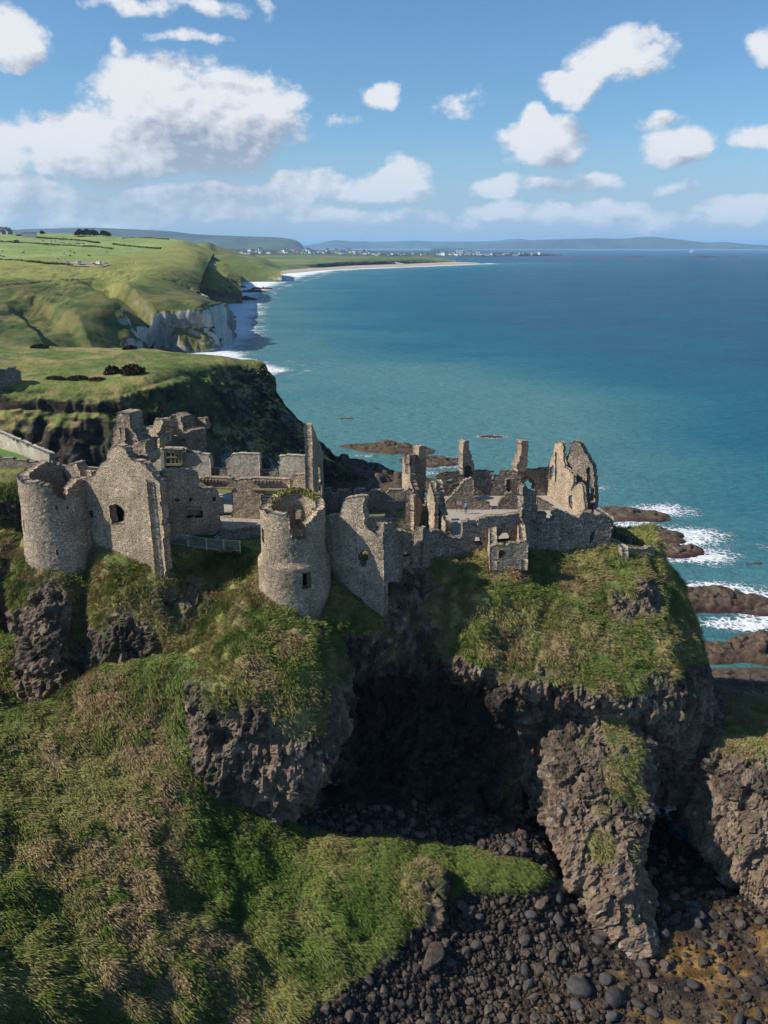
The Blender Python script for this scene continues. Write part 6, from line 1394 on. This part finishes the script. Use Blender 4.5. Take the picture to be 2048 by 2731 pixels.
# ------------------------------------------------------------------ grass
def tufts(name, V, F, Wt, C, n, L, wid, label, seed, wind=(.30, -.05, 0), droop=.5, blades=7, tone=1.0, keepf=None):
    g = np.random.default_rng(seed); c = V[F].mean(1); u, v = proj(c); w = Wt[F].mean(1)
    N = np.cross(V[F[:, 2]]-V[F[:, 0]], V[F[:, 3]]-V[F[:, 1]]); ar = np.linalg.norm(N, axis=1)*.5; N = N/np.maximum(ar[:, None]*2, 1e-9)
    if N[:, 2].mean() < 0: N = -N
    tc = np.array([0, 0, HC])-c; vis = (N*tc).sum(1) > -.1*np.linalg.norm(tc, axis=1)
    pr = ar*sstep(.35, .75, w)*vis*((u > -30) & (u < 2080) & (v > 1150) & (v < 2790))
    pr = pr*(.12+sstep(-.35, .25, fbm(c*[1, 1, .6], .8, 3, .6, seed+40)))*(.3+.7*sstep(39.2, 37.6, c[:, 2]))
    pr /= pr.sum(); fi = g.choice(len(F), n, p=pr); a, b = g.uniform(0, 1, (2, n, 1)); q = V[F[fi]]
    P = (q[:, 0]*(1-a)+q[:, 1]*a)*(1-b)+(q[:, 3]*(1-a)+q[:, 2]*a)*b; Nn = N[fi]
    col = C[F[fi, 0]]*g.uniform(.94, 1.07, (n, 1))*tone; sl = fbm(P, .35, 3, .6, seed+3); col = cmix(col, col.mean(1, keepdims=True)*[1.25, 1.02, .55], sstep(0, .6, fbm(P, 1.1, 3, .6, seed+5))*.55)
    dh = Nn*[1, 1, 0]; up = Nn*.40+np.array([0, 0, .30])+dh*droop*1.2+np.array(wind)+np.array([0, 0, -1])*droop*(1-Nn[:, 2:3])*.9
    P = np.repeat(P-Nn*.05, blades, 0); up = np.repeat(up, blades, 0)+g.normal(0, .15, (n*blades, 3)); up /= np.linalg.norm(up, axis=1, keepdims=True)
    P = P+g.normal(0, .17, P.shape)*[1, 1, .4]; ln = np.repeat(L*(.7+.5*g.uniform(0, 1, n)+.6*sl), blades)*g.uniform(.6, 1.2, n*blades)
    sd = np.cross(up, g.normal(size=up.shape)); sd /= np.linalg.norm(sd, axis=1, keepdims=True); wd = wid*g.uniform(.7, 1.4, (n*blades, 1))
    tip = P+up*ln[:, None]-np.array([0, 0, 1])*(ln*.18)[:, None]; mid = P+up*ln[:, None]*.55
    V2 = np.stack([P-sd*wd*.5, mid+sd*wd*.5, tip, mid-sd*wd*.5], 1).reshape(-1, 3); k = np.arange(n*blades)[:, None]*4
    F2 = k+np.array([[0, 1, 2, 3]])
    cb = np.repeat(np.repeat(col, blades, 0)*g.uniform(.92, 1.09, (n*blades, 1)), 4, 0)
    return tag(link(name, mesh_np(name, V2, F2, leaf, False, cb)), label, 'grass', None, 'stuff')
tufts('cliff_grass', ROCKV, ROCKF, G_*(ROCKV[:, 2] < 39.6), ROCKC, 100000, .66, .046, 'tussocky yellow green grass hanging on the castle rock', 1, tone=1.4)
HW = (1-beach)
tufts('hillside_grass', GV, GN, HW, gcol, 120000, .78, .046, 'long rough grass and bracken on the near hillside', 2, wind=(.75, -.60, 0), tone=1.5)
# grass on the broken rim of the central tower
n = 500; g = np.random.default_rng(8); a = np.radians(g.uniform(25, 150, n)); rr2 = g.uniform(2.6, 3.7, n); P = np.stack([c2[0]+rr2*np.cos(a), c2[1]+rr2*np.sin(a), np.array([top2(math.degrees(q)) for q in a])-.15], 1)
V = (P[:, None, None]+g.normal(0, .16, (n, 5, 3, 3))+np.array([0, 0, .12])).reshape(-1, 3)
o = link('rim_grass', mesh_np('rim_grass', V-np.array(t8.location), np.arange(len(V)).reshape(-1, 3), leaf, False, cmix([.16, .17, .04], [.30, .26, .10], np.repeat(g.uniform(0, 1, n*5), 3))), t8)

# ------------------------------------------------------------------ haze
hb = MB().quad_box((0, 30000, 300.0), (200000, 180000, 612.0)); 
m = bpy.data.materials.new('sea_haze'); m.use_nodes = True; T = NT(m.node_tree); T.n.clear()
o_ = T.new('ShaderNodeOutputMaterial'); pv = T.new('ShaderNodeVolumePrincipled')
pv.inputs['Color'].default_value = (.42, .70, 1.0, 1); pv.inputs['Density'].default_value = 2.5e-5; pv.inputs['Anisotropy'].default_value = .0
T.l.new(pv.outputs[0], o_.inputs['Volume'])
tag(hb.build('haze', m), kind='stuff')
